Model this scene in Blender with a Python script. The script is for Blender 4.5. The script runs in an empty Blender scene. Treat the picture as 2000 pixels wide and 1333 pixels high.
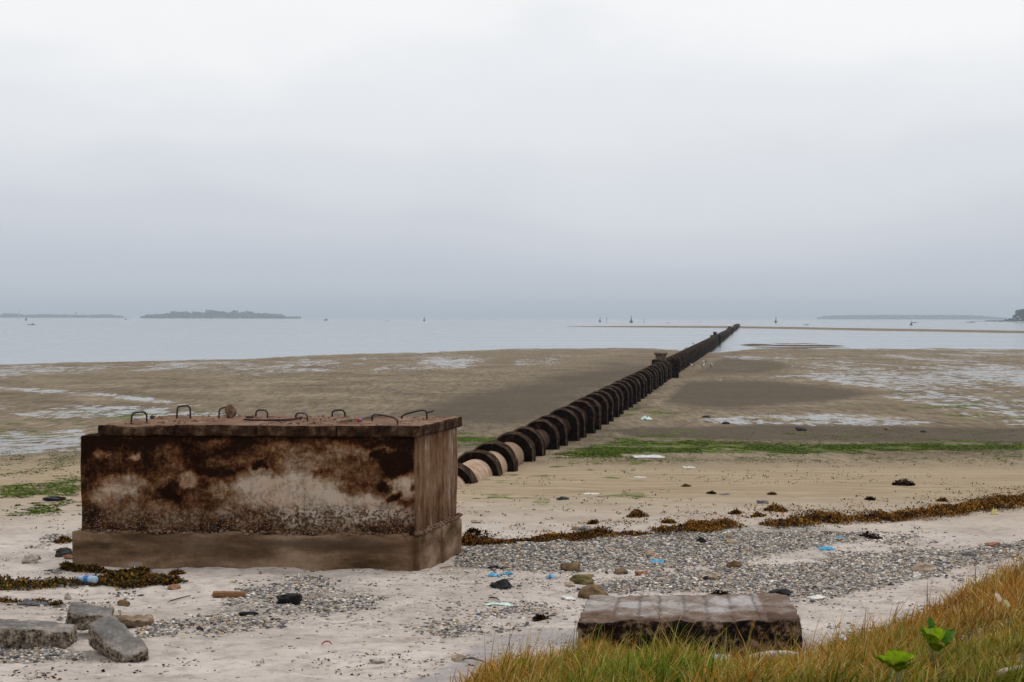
import bpy, bmesh, math, random
import numpy as np
from mathutils import Vector, Matrix, noise as mnoise

random.seed(7)
RNG = np.random.default_rng(7)
sc = bpy.context.scene
COL = sc.collection

# ------------------------------------------------------------------ camera
F = 3200.0                     # focal length in photo pixels (photo is 2000 x 1333)
CAMZ = 4.3                     # eye height above the sea
ROLL = 0.002
PITCH = math.atan((666.5 - 621.0) / F)
fwd = Vector((0, math.cos(PITCH), -math.sin(PITCH)))
r0 = Vector((1, 0, 0)); u0 = r0.cross(fwd)
rgt = (r0 * math.cos(ROLL) + u0 * math.sin(ROLL)).normalized()
upv = rgt.cross(fwd).normalized()
cam_data = bpy.data.cameras.new("camera")
cam = bpy.data.objects.new("camera", cam_data); COL.objects.link(cam)
cam.matrix_world = Matrix((
    (rgt.x, upv.x, -fwd.x, 0), (rgt.y, upv.y, -fwd.y, 0), (rgt.z, upv.z, -fwd.z, CAMZ), (0, 0, 0, 1)))
cam_data.sensor_width = 36.0
cam_data.lens = 36.0 * F / 2000.0
cam_data.clip_start = 0.2
cam_data.clip_end = 120000
sc.camera = cam

# ------------------------------------------------------------------ world, sun, exposure
SUN_EL, SUN_AZ = math.radians(58), math.radians(42)     # ahead and to the right of the camera, behind thin cloud
world = bpy.data.worlds.new("World"); sc.world = world
world.use_nodes = True
wt = world.node_tree; wt.nodes.clear()
def wn(t, **k):
    n = wt.nodes.new(t)
    for a, b in k.items(): setattr(n, a, b)
    return n
wout = wn('ShaderNodeOutputWorld'); wbg = wn('ShaderNodeBackground')
sky = wn('ShaderNodeTexSky', sky_type='NISHITA', sun_disc=False)
sky.sun_elevation = SUN_EL; sky.sun_rotation = SUN_AZ
sky.air_density = 1.2; sky.dust_density = 4.0
tc = wn('ShaderNodeTexCoord'); sep = wn('ShaderNodeSeparateXYZ')
wt.links.new(tc.outputs['Generated'], sep.inputs[0])
# soft cloud sheets bend the height at which the overcast brightens
mp = wn('ShaderNodeMapping'); mp.inputs['Scale'].default_value = (2.2, 2.2, 5.0)
mp.inputs['Location'].default_value = (3.3, 0.4, 0.2)
wt.links.new(tc.outputs['Generated'], mp.inputs[0])
nz = wn('ShaderNodeTexNoise'); nz.inputs['Scale'].default_value = 1.7
nz.inputs['Detail'].default_value = 7; nz.inputs['Roughness'].default_value = 0.48
wt.links.new(mp.outputs[0], nz.inputs['Vector'])
m1 = wn('ShaderNodeMath', operation='SUBTRACT'); m1.inputs[1].default_value = 0.5
wt.links.new(nz.outputs['Fac'], m1.inputs[0])
zc = wn('ShaderNodeMath', operation='MULTIPLY'); zc.inputs[1].default_value = 0.19
wt.links.new(m1.outputs[0], zc.inputs[0])
# the noise only acts above the horizon
zs = wn('ShaderNodeMapRange'); zs.inputs['From Max'].default_value = 0.10
wt.links.new(sep.outputs['Z'], zs.inputs['Value'])
zm = wn('ShaderNodeMath', operation='MULTIPLY')
wt.links.new(zc.outputs[0], zm.inputs[0]); wt.links.new(zs.outputs[0], zm.inputs[1])
za = wn('ShaderNodeMath', operation='ADD')
wt.links.new(sep.outputs['Z'], za.inputs[0]); wt.links.new(zm.outputs[0], za.inputs[1])
ramp = wn('ShaderNodeValToRGB'); cr = ramp.color_ramp; cr.interpolation = 'EASE'
SKY = [(0.0, (.545, .59, .66)), (.022, (.60, .635, .705)), (.053, (.685, .715, .78)), (.085, (.755, .785, .84)), (.13, (.85, .87, .905)),
       (.19, (.985, .99, 1.0)), (.30, (1.08, 1.08, 1.08)), (1.0, (1.08, 1.08, 1.08))]
cr.elements[0].position = SKY[0][0]; cr.elements[0].color = (*SKY[0][1], 1)
cr.elements[1].position = SKY[-1][0]; cr.elements[1].color = (*SKY[-1][1], 1)
for p, c in SKY[1:-1]:
    e = cr.elements.new(p); e.color = (*c, 1)
wt.links.new(za.outputs[0], ramp.inputs[0])
skm = wn('ShaderNodeVectorMath', operation='SCALE'); skm.inputs['Scale'].default_value = 0.10
wt.links.new(sky.outputs[0], skm.inputs[0])
mix = wn('ShaderNodeMix', data_type='RGBA'); mix.inputs['Factor'].default_value = 0.93
wt.links.new(skm.outputs[0], mix.inputs['A']); wt.links.new(ramp.outputs[0], mix.inputs['B'])
wt.links.new(mix.outputs['Result'], wbg.inputs['Color'])
wbg.inputs['Strength'].default_value = 1.0
wt.links.new(wbg.outputs[0], wout.inputs[0])

sl = bpy.data.lights.new("sun", 'SUN'); sl.energy = 1.0; sl.angle = math.radians(18); sl.color = (1, .96, .9)
so = bpy.data.objects.new("sun", sl); COL.objects.link(so)
sd = Vector((math.sin(SUN_AZ) * math.cos(SUN_EL), math.cos(SUN_AZ) * math.cos(SUN_EL), math.sin(SUN_EL)))
so.rotation_euler = sd.to_track_quat('Z', 'Y').to_euler(); so.location = sd * 60

sc.view_settings.view_transform = 'Standard'; sc.view_settings.look = 'None'
sc.view_settings.exposure = 0.0; sc.view_settings.gamma = 1.0
sc.cycles.max_bounces = 6; sc.cycles.volume_bounces = 0
sc.cycles.use_denoising = True

# ------------------------------------------------------------------ numpy noise
def _h(ix, iy, s):
    n = (ix.astype(np.int64) * 374761393 + iy.astype(np.int64) * 668265263 + s * 974634777) & 0xFFFFFFFF
    n = ((n ^ (n >> 13)) * 1274126177) & 0xFFFFFFFF
    n = (n ^ (n >> 16)) & 0xFFFFFFFF
    return n.astype(np.float64) / 4294967295.0
def vn(x, y, s=0):
    x = np.asarray(x, float); y = np.asarray(y, float)
    ix = np.floor(x); iy = np.floor(y); fx = x - ix; fy = y - iy
    fx = fx * fx * (3 - 2 * fx); fy = fy * fy * (3 - 2 * fy)
    a = _h(ix, iy, s); b = _h(ix + 1, iy, s); c = _h(ix, iy + 1, s); d = _h(ix + 1, iy + 1, s)
    return (a + (b - a) * fx) * (1 - fy) + (c + (d - c) * fx) * fy
def fbm(x, y, s=0, o=4, g=.5):
    t = 0; a = 1.0; w = 0
    for i in range(o):
        t = t + a * vn(np.asarray(x) * 2 ** i, np.asarray(y) * 2 ** i, s + i * 17); w += a; a *= g
    return t / w - .5
def sst(x, a, b):
    t = np.clip((np.asarray(x, float) - a) / (b - a), 0, 1); return t * t * (3 - 2 * t)

# ------------------------------------------------------------------ projection helpers (photo pixel <-> place)
def ray(px, py):
    d = rgt * ((px - 1000) / F) + upv * (-(py - 666.5) / F) + fwd
    return d
def P(px, py, z):
    d = ray(px, py); t = (z - CAMZ) / d.z
    return Vector((d.x * t, d.y * t, z))
def to_px(x, y, z):
    q = np.stack([np.asarray(x, float), np.asarray(y, float), np.asarray(z, float) - CAMZ])
    dd = q[0] * fwd.x + q[1] * fwd.y + q[2] * fwd.z
    dd = np.where(dd < .5, .5, dd)
    px = 1000 + F * (q[0] * rgt.x + q[1] * rgt.y + q[2] * rgt.z) / dd
    py = 666.5 - F * (q[0] * upv.x + q[1] * upv.y + q[2] * upv.z) / dd
    return px, py
def hor(px): return 619.0 + .002 * px

# ------------------------------------------------------------------ the shape of the shore
_bz = np.array([-40, -8, 0, 7, 12, 18, 22, 26, 31.5, 36.8, 42, 45, 55, 65, 112, 4000.])
_bh = np.array([3.3, 2.9, 2.7, 2.15, 1.76, 1.5, 1.42, 1.32, 1.12, .88, .80, .70, .43, .37, .30, .30])
_wx = np.array([-1500, 0, 500, 850, 1000, 1250, 1400, 1480, 2000, 3500.])
_wy = np.array([742, 713, 700, 687, 682, 680, 690, 680, 683, 690.])
_sx = np.array([-500, 1000, 1130, 1300, 1440, 1700, 2000, 2600.])
_sy = np.array([638, 638, 638.2, 639, 640, 644.5, 649.5, 660.])
_sa = np.array([0, 0, .62, .95, 1, 1, 1, 1.])
_gx = np.array([-9, -.9, -.45, -.1, .5, .95, 1.2, 1.6, 1.9, 2.25, 2.76, 3.3, 3.85, 4.45, 6, 9])
_gz = np.array([-20, 8.0, 10.4, 11.3, 11.65, 11.5, 11.0, 10.95, 11.55, 11.75, 12.4, 13.0, 13.6, 14.2, 15.6, 18])
BOXQ = None
def ground(x, y):
    x = np.asarray(x, float); y = np.asarray(y, float)
    ys = np.maximum(y, 1.0)
    px = 1000 + F * x / ys
    z = np.interp(y, _bz, _bh)
    wz = np.interp(px, _wx, CAMZ * F / (_wy - hor(_wx)))
    s = (y - 112) / (wz - 112)
    far = np.where(s < 1, .3 * (1 - s), -.25 * (s - 1))
    z = np.where(y > 112, np.maximum(far, -.45), z)
    # the sand bar far out, the mud bank nearer in
    yc = np.interp(px, _sx, CAMZ * F / (_sy - hor(_sx))); am = np.interp(px, _sx, _sa)
    n1 = fbm(x / 60, y / 60, 5, 4)
    z = z + np.where(y > 300, am * (.93 + .25 * n1) * np.exp(-((y - yc) / (.09 * yc)) ** 2), 0)
    mb = sst(px, 1420, 1480) * (1 - sst(px, 1590, 1680))
    yb = 258 + 10 * (px - 1530) / 100 * -.35
    z = z + np.where(y > 150, mb * (.07 + .55 * fbm(x / 12, y / 7, 9, 5, .6) * 1.8) * np.exp(-((y - yb) / 14.) ** 2), 0)
    yb2 = 285
    z = z + np.where(y > 150, sst(px, 1470, 1520) * (1 - sst(px, 1580, 1620)) * (.055 + .55 * fbm(x / 12, y / 7, 19, 5, .6) * 1.8) * np.exp(-((y - yb2) / 10.) ** 2), 0)
    # tidal flat unevenness; streaky along the shore
    flat = sst(y, 38, 75) * (1 - sst(y, 420, 520))
    z = z + flat * (.055 * fbm(x / 9, y / 20, 21, 5, .55) + .02 * fbm(x / 1.6, y / 3.0, 23, 3))
    # dry beach: soft hummocks and scuffed sand
    near = 1 - sst(y, 22, 40)
    z = z + near * (.11 * fbm(x / 1.7, y / 1.7, 31, 4, .5) + .075 * fbm(x / .30, y / .34, 37, 4, .6))
    z = z + sst(y, 20, 30) * (1 - sst(y, 38, 60)) * .05 * fbm(x / 2.5, y / 3, 41, 4)
    # grassy bank at the right
    d = np.interp(x, _gx, _gz) - y
    z = z + sst(x, -1.5, 1.2) * (.10 * sst(d, -.5, .5) + .42 * sst(d, 0, 5) + .34 * sst(x, 2.0, 4.6) * sst(d, -1.3, .4)) * sst(y, -2, 4)
    # sand level hollows under the stones by the slab and drifted up the chamber foot
    z = z + .05 * np.exp(-((x + 2.6) / 1.6) ** 2 - ((y - 17.6) / .7) ** 2)
    return z
def G(px, py, dz=0.0):
    d = ray(px, py)
    t = np.geomspace(6, 60000, 9000)
    x = d.x * t; y = d.y * t; z = CAMZ + d.z * t
    g = np.maximum(ground(x, y), 0.0)
    k = np.where(z < g)[0]
    if len(k) == 0: return P(px, py, 0.0)
    k = k[0]
    a = z[k - 1] - g[k - 1]; b = z[k] - g[k]; w = a / (a - b)
    tt = t[k - 1] + (t[k] - t[k - 1]) * w
    return Vector((d.x * tt, d.y * tt, CAMZ + d.z * tt + dz))
def gz(x, y): return float(ground(np.array([x]), np.array([y]))[0])
def ppm(p): return F / max(p.y, .1)      # photo pixels per metre at p

# ------------------------------------------------------------------ object helpers
def tag(o, label=None, cat=None, group=None, kind=None):
    if label: o['label'] = label
    if cat: o['category'] = cat
    if group: o['group'] = group
    if kind: o['kind'] = kind
    return o
def empty(name, loc=(0, 0, 0), rz=0.0):
    o = bpy.data.objects.new(name, None); COL.objects.link(o)
    o.empty_display_size = .2; o.location = loc; o.rotation_euler = (0, 0, rz)
    return o
def np_mesh(name, V, faces, mats, parent=None, col=None, smooth=False, attrs=None, midx=None, loc=None):
    """V (n,3); faces: list of int arrays (m,k) with constant k each"""
    V = np.asarray(V, np.float32)
    me = bpy.data.meshes.new(name)
    faces = [np.asarray(f, np.int32) for f in faces if len(f)]
    nl = sum(f.size for f in faces); nf = sum(len(f) for f in faces)
    me.vertices.add(len(V)); me.loops.add(nl); me.polygons.add(nf)
    me.vertices.foreach_set('co', V.ravel())
    me.loops.foreach_set('vertex_index', np.concatenate([f.ravel() for f in faces]))
    tot = np.concatenate([np.full(len(f), f.shape[1], np.int32) for f in faces])
    st = np.concatenate([[0], np.cumsum(tot)[:-1]]).astype(np.int32)
    me.polygons.foreach_set('loop_start', st); me.polygons.foreach_set('loop_total', tot)
    if smooth: me.polygons.foreach_set('use_smooth', np.ones(nf, bool))
    if midx is not None: me.polygons.foreach_set('material_index', np.asarray(midx, np.int32))
    for nm, c in ({'col': col} if col is not None else {}).items():
        a = me.color_attributes.new(nm, 'FLOAT_COLOR', 'POINT')
        c = np.asarray(c, np.float32)
        if c.shape[1] == 3: c = np.concatenate([c, np.ones((len(c), 1), np.float32)], 1)
        a.data.foreach_set('color', c.ravel())
    for nm, c in (attrs or {}).items():
        a = me.color_attributes.new(nm, 'FLOAT_COLOR', 'POINT')
        c = np.concatenate([np.asarray(c, np.float32), np.ones((len(c), 1), np.float32)], 1)
        a.data.foreach_set('color', c.ravel())
    me.update(calc_edges=True); me.validate()
    for m in (mats if isinstance(mats, (list, tuple)) else [mats]): me.materials.append(m)
    o = bpy.data.objects.new(name, me); COL.objects.link(o)
    if loc is not None: o.location = loc
    if parent is not None: o.parent = parent
    return o
def bm_obj(name, bm, mats, parent=None, smooth=False, loc=None):
    me = bpy.data.meshes.new(name)
    if smooth:
        for f in bm.faces: f.smooth = True
    bm.to_mesh(me); bm.free()
    for m in (mats if isinstance(mats, (list, tuple)) else [mats]): me.materials.append(m)
    o = bpy.data.objects.new(name, me); COL.objects.link(o)
    if loc is not None: o.location = loc
    if parent is not None: o.parent = parent
    return o

def cube_surface(nx, ny, nz):
    """unit cube [-1,1]^3 surface lattice, welded; returns V, quads"""
    idx = {}; V = []; Q = []
    def vid(i, j, k):
        key = (i, j, k)
        if key not in idx:
            idx[key] = len(V); V.append((2 * i / nx - 1, 2 * j / ny - 1, 2 * k / nz - 1))
        return idx[key]
    for j in range(ny):
        for k in range(nz):
            Q.append((vid(0, j, k), vid(0, j, k + 1), vid(0, j + 1, k + 1), vid(0, j + 1, k)))
            Q.append((vid(nx, j, k), vid(nx, j + 1, k), vid(nx, j + 1, k + 1), vid(nx, j, k + 1)))
    for i in range(nx):
        for k in range(nz):
            Q.append((vid(i, 0, k), vid(i + 1, 0, k), vid(i + 1, 0, k + 1), vid(i, 0, k + 1)))
            Q.append((vid(i, ny, k), vid(i, ny, k + 1), vid(i + 1, ny, k + 1), vid(i + 1, ny, k)))
        for j in range(ny):
            Q.append((vid(i, j, 0), vid(i, j + 1, 0), vid(i + 1, j + 1, 0), vid(i + 1, j, 0)))
            Q.append((vid(i, j, nz), vid(i + 1, j, nz), vid(i + 1, j + 1, nz), vid(i, j + 1, nz)))
    return np.array(V), np.array(Q)
def vnoise3(V, sc_, seed):
    out = np.zeros((len(V), 3))
    for i, v in enumerate(V):
        n = mnoise.turbulence_vector(Vector(v) * sc_ + Vector((seed * 3.1, seed * 1.7, seed * 5.3)), 4, False)
        out[i] = n
    return out
def block(name, quad, z0, z1, mats, parent=None, cell=.05, r=.01, amp=.006, nsc=6.0, seed=1, patch=None, top_dz=None, smooth=False, loc=None):
    """rough masonry block over a plan quad (4 xy corners: front-left, front-right, back-right, back-left)"""
    q = [np.array(p[:2], float) for p in quad]
    lx = np.linalg.norm(q[1] - q[0]); ly = np.linalg.norm(q[2] - q[1]); lz = z1 - z0
    n = [max(2, int(round(l / cell))) for l in (lx, ly, lz)]
    V, Q = cube_surface(*n)
    h = np.array([lx, ly, lz]) / 2
    p = V * h
    rr = np.minimum(r, h * .9)
    inner = np.clip(p, -(h - rr), h - rr); dv = p - inner
    ln = np.linalg.norm(dv, axis=1); ok = ln > 1e-9
    p2 = p.copy(); p2[ok] = inner[ok] + dv[ok] / ln[ok][:, None] * np.minimum(ln[ok], rr.min() if np.ndim(rr) else rr)[:, None]
    if amp: p2 = p2 + vnoise3(p2, nsc, seed) * amp
    u = (p2[:, 0] / h[0] + 1) / 2; v = (p2[:, 1] / h[1] + 1) / 2
    xy = ((1 - u) * (1 - v))[:, None] * q[0] + (u * (1 - v))[:, None] * q[1] + (u * v)[:, None] * q[2] + ((1 - u) * v)[:, None] * q[3]
    z = p2[:, 2] + (z0 + z1) / 2
    if top_dz is not None: z = z + top_dz(u, v) * (V[:, 2] + 1) / 2
    W = np.column_stack([xy, z])
    at = None
    if patch is not None: at = {'patch': patch(W, V)}
    if loc is not None: W = W - np.array(loc)
    return np_mesh(name, W, [Q], mats, parent, attrs=at, smooth=smooth, loc=loc)

ICO = None
def ico(sub=1):
    bm = bmesh.new(); bmesh.ops.create_icosphere(bm, subdivisions=sub, radius=1)
    V = np.array([v.co[:] for v in bm.verts]); T = np.array([[v.index for v in f.verts] for f in bm.faces]); bm.free()
    return V, T
IV1, IT1 = ico(1); IV2, IT2 = ico(2); IV3, IT3 = ico(3)
def rock(name, p, size, mat, seed, parent=None, amp=.3, sink=.25, rz=0, sub=3, nsc=1.3, facet=False):
    V, T = (IV3, IT3) if sub == 3 else (IV2, IT2)
    W = V.copy()
    n = vnoise3(V, nsc, seed); W = W + n * amp
    if facet:
        W = np.clip(W, -.72 - .1 * math.sin(seed), .72 + .1 * math.cos(seed * 2.))
    W = W * np.array(size) / 2
    c, s = math.cos(rz), math.sin(rz)
    W = np.column_stack([W[:, 0] * c - W[:, 1] * s, W[:, 0] * s + W[:, 1] * c, W[:, 2]])
    W[:, 2] += size[2] / 2 * (1 - 2 * sink)
    return np_mesh(name, W, [T], mat, parent, smooth=not facet, loc=p)
def tube(bm, pts, rad, seg=8, cap=True):
    pts = [Vector(p) for p in pts]; rings = []
    rads = rad if isinstance(rad, (list, tuple)) else [rad] * len(pts)
    prev = None
    for i, p in enumerate(pts):
        t = (pts[min(i + 1, len(pts) - 1)] - pts[max(i - 1, 0)]).normalized()
        a = Vector((0, 0, 1)) if prev is None else prev
        n = (a - t * a.dot(t))
        if n.length < 1e-3: n = Vector((1, 0, 0)) - t * t.x
        n.normalize(); prev = n; b = t.cross(n)
        rings.append([bm.verts.new(p + (n * math.cos(k * 2 * math.pi / seg) + b * math.sin(k * 2 * math.pi / seg)) * rads[i]) for k in range(seg)])
    for i in range(len(rings) - 1):
        for k in range(seg):
            bm.faces.new((rings[i][k], rings[i][(k + 1) % seg], rings[i + 1][(k + 1) % seg], rings[i + 1][k]))
    if cap:
        bm.faces.new(list(reversed(rings[0]))); bm.faces.new(rings[-1])
def lathe(bm, prof, seg=16, mat=0, M=None):
    """prof: list of (r, z); rotated about z"""
    rings = []
    for r_, z_ in prof:
        rings.append([bm.verts.new((M or Matrix()) @ Vector((r_ * math.cos(2 * math.pi * k / seg), r_ * math.sin(2 * math.pi * k / seg), z_))) for k in range(seg)])
    for i in range(len(rings) - 1):
        for k in range(seg):
            f = bm.faces.new((rings[i][k], rings[i][(k + 1) % seg], rings[i + 1][(k + 1) % seg], rings[i + 1][k])); f.material_index = mat
    f = bm.faces.new(list(reversed(rings[0]))); f.material_index = mat
    f = bm.faces.new(rings[-1]); f.material_index = mat

# ------------------------------------------------------------------ materials
class NT:
    def __init__(s, name):
        s.m = bpy.data.materials.new(name); s.m.use_nodes = True
        s.t = s.m.node_tree; s.b = s.t.nodes['Principled BSDF']; s.out = s.t.nodes['Material Output']
        s.tc = s.t.nodes.new('ShaderNodeTexCoord')
    def n(s, typ, **k):
        x = s.t.nodes.new(typ)
        for a, b in k.items():
            if hasattr(x, a): setattr(x, a, b)
            else: x.inputs[a].default_value = b
        return x
    def l(s, a, b): s.t.links.new(a, b)
    def put(s, sock, v):
        if sock.type == 'RGBA' and isinstance(v, (int, float)): sock.default_value = (v, v, v, 1)
        elif isinstance(v, (int, float, tuple, list)): sock.default_value = v if not isinstance(v, (tuple, list)) or len(v) != 3 or sock.type != 'RGBA' else (*v, 1)
        else: s.l(v, sock)
    def noise(s, scale, detail=4, rough=.55, vec=None, stretch=None, off=0.0):
        v = vec or s.tc.outputs['Object']
        if stretch or off:
            mp = s.n('ShaderNodeMapping'); mp.inputs['Scale'].default_value = stretch or (1, 1, 1); mp.inputs['Location'].default_value = (off, off * .7, off * .3)
            s.l(v, mp.inputs[0]); v = mp.outputs[0]
        x = s.n('ShaderNodeTexNoise'); x.inputs['Scale'].default_value = scale; x.inputs['Detail'].default_value = detail; x.inputs['Roughness'].default_value = rough
        s.l(v, x.inputs['Vector']); return x.outputs['Fac']
    def voro(s, scale, feature='F1', vec=None, out='Distance'):
        x = s.n('ShaderNodeTexVoronoi'); x.feature = feature; x.inputs['Scale'].default_value = scale
        s.l(vec or s.tc.outputs['Object'], x.inputs['Vector']); return x.outputs[out]
    def ramp(s, f, stops, interp='LINEAR'):
        x = s.n('ShaderNodeValToRGB'); e = x.color_ramp; e.interpolation = interp
        e.elements[0].position = stops[0][0]; e.elements[1].position = stops[-1][0]
        def c4(c): return (c, c, c, 1) if isinstance(c, (int, float)) else (*c, 1)
        e.elements[0].color = c4(stops[0][1]); e.elements[1].color = c4(stops[-1][1])
        for p, c in stops[1:-1]: e.elements.new(p).color = c4(c)
        s.put(x.inputs[0], f); return x.outputs[0]
    def mix(s, f, a, b, mode='MIX'):
        x = s.n('ShaderNodeMix'); x.data_type = 'RGBA'; x.blend_type = mode
        s.put(x.inputs['Factor'], f); s.put(x.inputs['A'], a); s.put(x.inputs['B'], b); return x.outputs['Result']
    def math(s, op, a, b=0.0, clamp=False):
        x = s.n('ShaderNodeMath'); x.operation = op; x.use_clamp = clamp
        s.put(x.inputs[0], a); s.put(x.inputs[1], b); return x.outputs[0]
    def attr(s, name):
        x = s.n('ShaderNodeAttribute'); x.attribute_name = name; return x
    def sep(s, v):
        x = s.n('ShaderNodeSeparateColor'); s.l(v, x.inputs[0]); return x.outputs
    def bump(s, h, dist=.01, strength=1.0, normal=None):
        x = s.n('ShaderNodeBump'); x.inputs['Distance'].default_value = dist; x.inputs['Strength'].default_value = strength
        s.l(h, x.inputs['Height'])
        if normal is not None: s.l(normal, x.inputs['Normal'])
        return x.outputs[0]
    def fin(s, color, rough=.8, normal=None, spec=None):
        s.put(s.b.inputs['Base Color'], color); s.put(s.b.inputs['Roughness'], rough)
        if normal is not None: s.l(normal, s.b.inputs['Normal'])
        if spec is not None: s.put(s.b.inputs['Specular IOR Level'], spec)
        return s.m
def stone(name, cols, scale=6, rough=.9, bump=.012, bscale=25, speck=None, spec=.25, lo=.3, hi=.7):
    k = NT(name)
    f = k.noise(scale, 6, .62)
    n = len(cols)
    c = k.ramp(f, [(lo + (hi - lo) * i / (n - 1), cc) for i, cc in enumerate(cols)])
    f2 = k.noise(scale * 7, 5, .65, off=4.1)
    c = k.mix(.55, c, k.ramp(f2, [(.3, .55), (.7, 1.35)]), 'MULTIPLY')
    if speck:
        sp = k.voro(speck[0], out='Distance')
        c = k.mix(k.ramp(sp, [(speck[1], 1.), (speck[1] + .12, 0.)]), c, speck[2])
    h = k.noise(bscale, 8, .7, off=2.2)
    return k.fin(c, rough, k.bump(h, bump), spec)
def plain(name, c, rough=.6, var=.3, scale=30, bump=0.002, spec=.4, trans=0):
    k = NT(name)
    f = k.noise(scale, 4)
    cc = k.mix(1, c, k.ramp(f, [(.3, 1 - var), (.7, 1 + var * .6)]), 'MULTIPLY')
    if trans: k.b.inputs['Transmission Weight'].default_value = trans
    return k.fin(cc, rough, k.bump(k.noise(scale * 2, 4), bump) if bump else None, spec)
def attrmat(name, rough=.8, spec=.2, var=.25, scale=60, trans=0.0):
    k = NT(name)
    a = k.attr('col')
    c = k.mix(1, a.outputs['Color'], k.ramp(k.noise(scale, 3), [(.3, 1 - var), (.7, 1 + var)]), 'MULTIPLY')
    m = k.fin(c, rough, None, spec)
    if trans:
        tr = k.n('ShaderNodeBsdfTranslucent'); k.l(c, tr.inputs['Color'])
        mx = k.n('ShaderNodeMixShader'); mx.inputs[0].default_value = trans
        k.l(k.b.outputs[0], mx.inputs[1]); k.l(tr.outputs[0], mx.inputs[2]); k.l(mx.outputs[0], k.out.inputs[0])
    return m

# ------------------------------------------------------------------ ground sheet
def polymask(px, py, poly, soft):
    """soft inside mask of a pixel polygon"""
    inside = np.zeros(px.shape, bool); dist = np.full(px.shape, 1e9)
    n = len(poly)
    for i in range(n):
        x1, y1 = poly[i]; x2, y2 = poly[(i + 1) % n]
        cond = (y1 > py) != (y2 > py)
        xi = (x2 - x1) * (py - y1) / ((y2 - y1) if y2 != y1 else 1e-9) + x1
        inside ^= cond & (px < xi)
        dx, dy = x2 - x1, y2 - y1
        t = np.clip(((px - x1) * dx + (py - y1) * dy) / (dx * dx + dy * dy), 0, 1)
        dist = np.minimum(dist, np.hypot((px - x1 - t * dx), (py - y1 - t * dy) * 2.2))
    sd_ = np.where(inside, dist, -dist)
    return sst(sd_, -soft, soft)
GRAVEL = [
    ([(880, 1085), (905, 1066), (1000, 1060), (1150, 1048), (1350, 1034), (1560, 1026), (1700, 1046), (1600, 1072), (1450, 1090), (1290, 1112), (1130, 1120), (1000, 1112), (890, 1110)], 25, 1.0),
    ([(1060, 1163), (1200, 1132), (1480, 1108), (1760, 1078), (1900, 1068), (2010, 1060), (2010, 1085), (1880, 1105), (1760, 1140), (1640, 1165), (1540, 1160), (1150, 1158)], 25, .9),
    ([(470, 1140), (640, 1132), (790, 1165), (700, 1200), (600, 1222), (430, 1235), (300, 1232), (330, 1212), (420, 1190)], 40, .62),
    ([(-50, 1262), (60, 1262), (180, 1270), (180, 1292), (60, 1298), (-50, 1300)], 20, .8),
    ([(820, 1225), (960, 1190), (1120, 1185), (1110, 1215), (900, 1262)], 30, .35),
    ([(270, 1215), (360, 1205), (350, 1245), (275, 1250)], 20, .7),
]
def gravel_mask(px, py):
    m = np.zeros(px.shape)
    for poly, soft, w in GRAVEL: m = np.maximum(m, polymask(px, py, poly, soft) * w)
    return m
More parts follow.
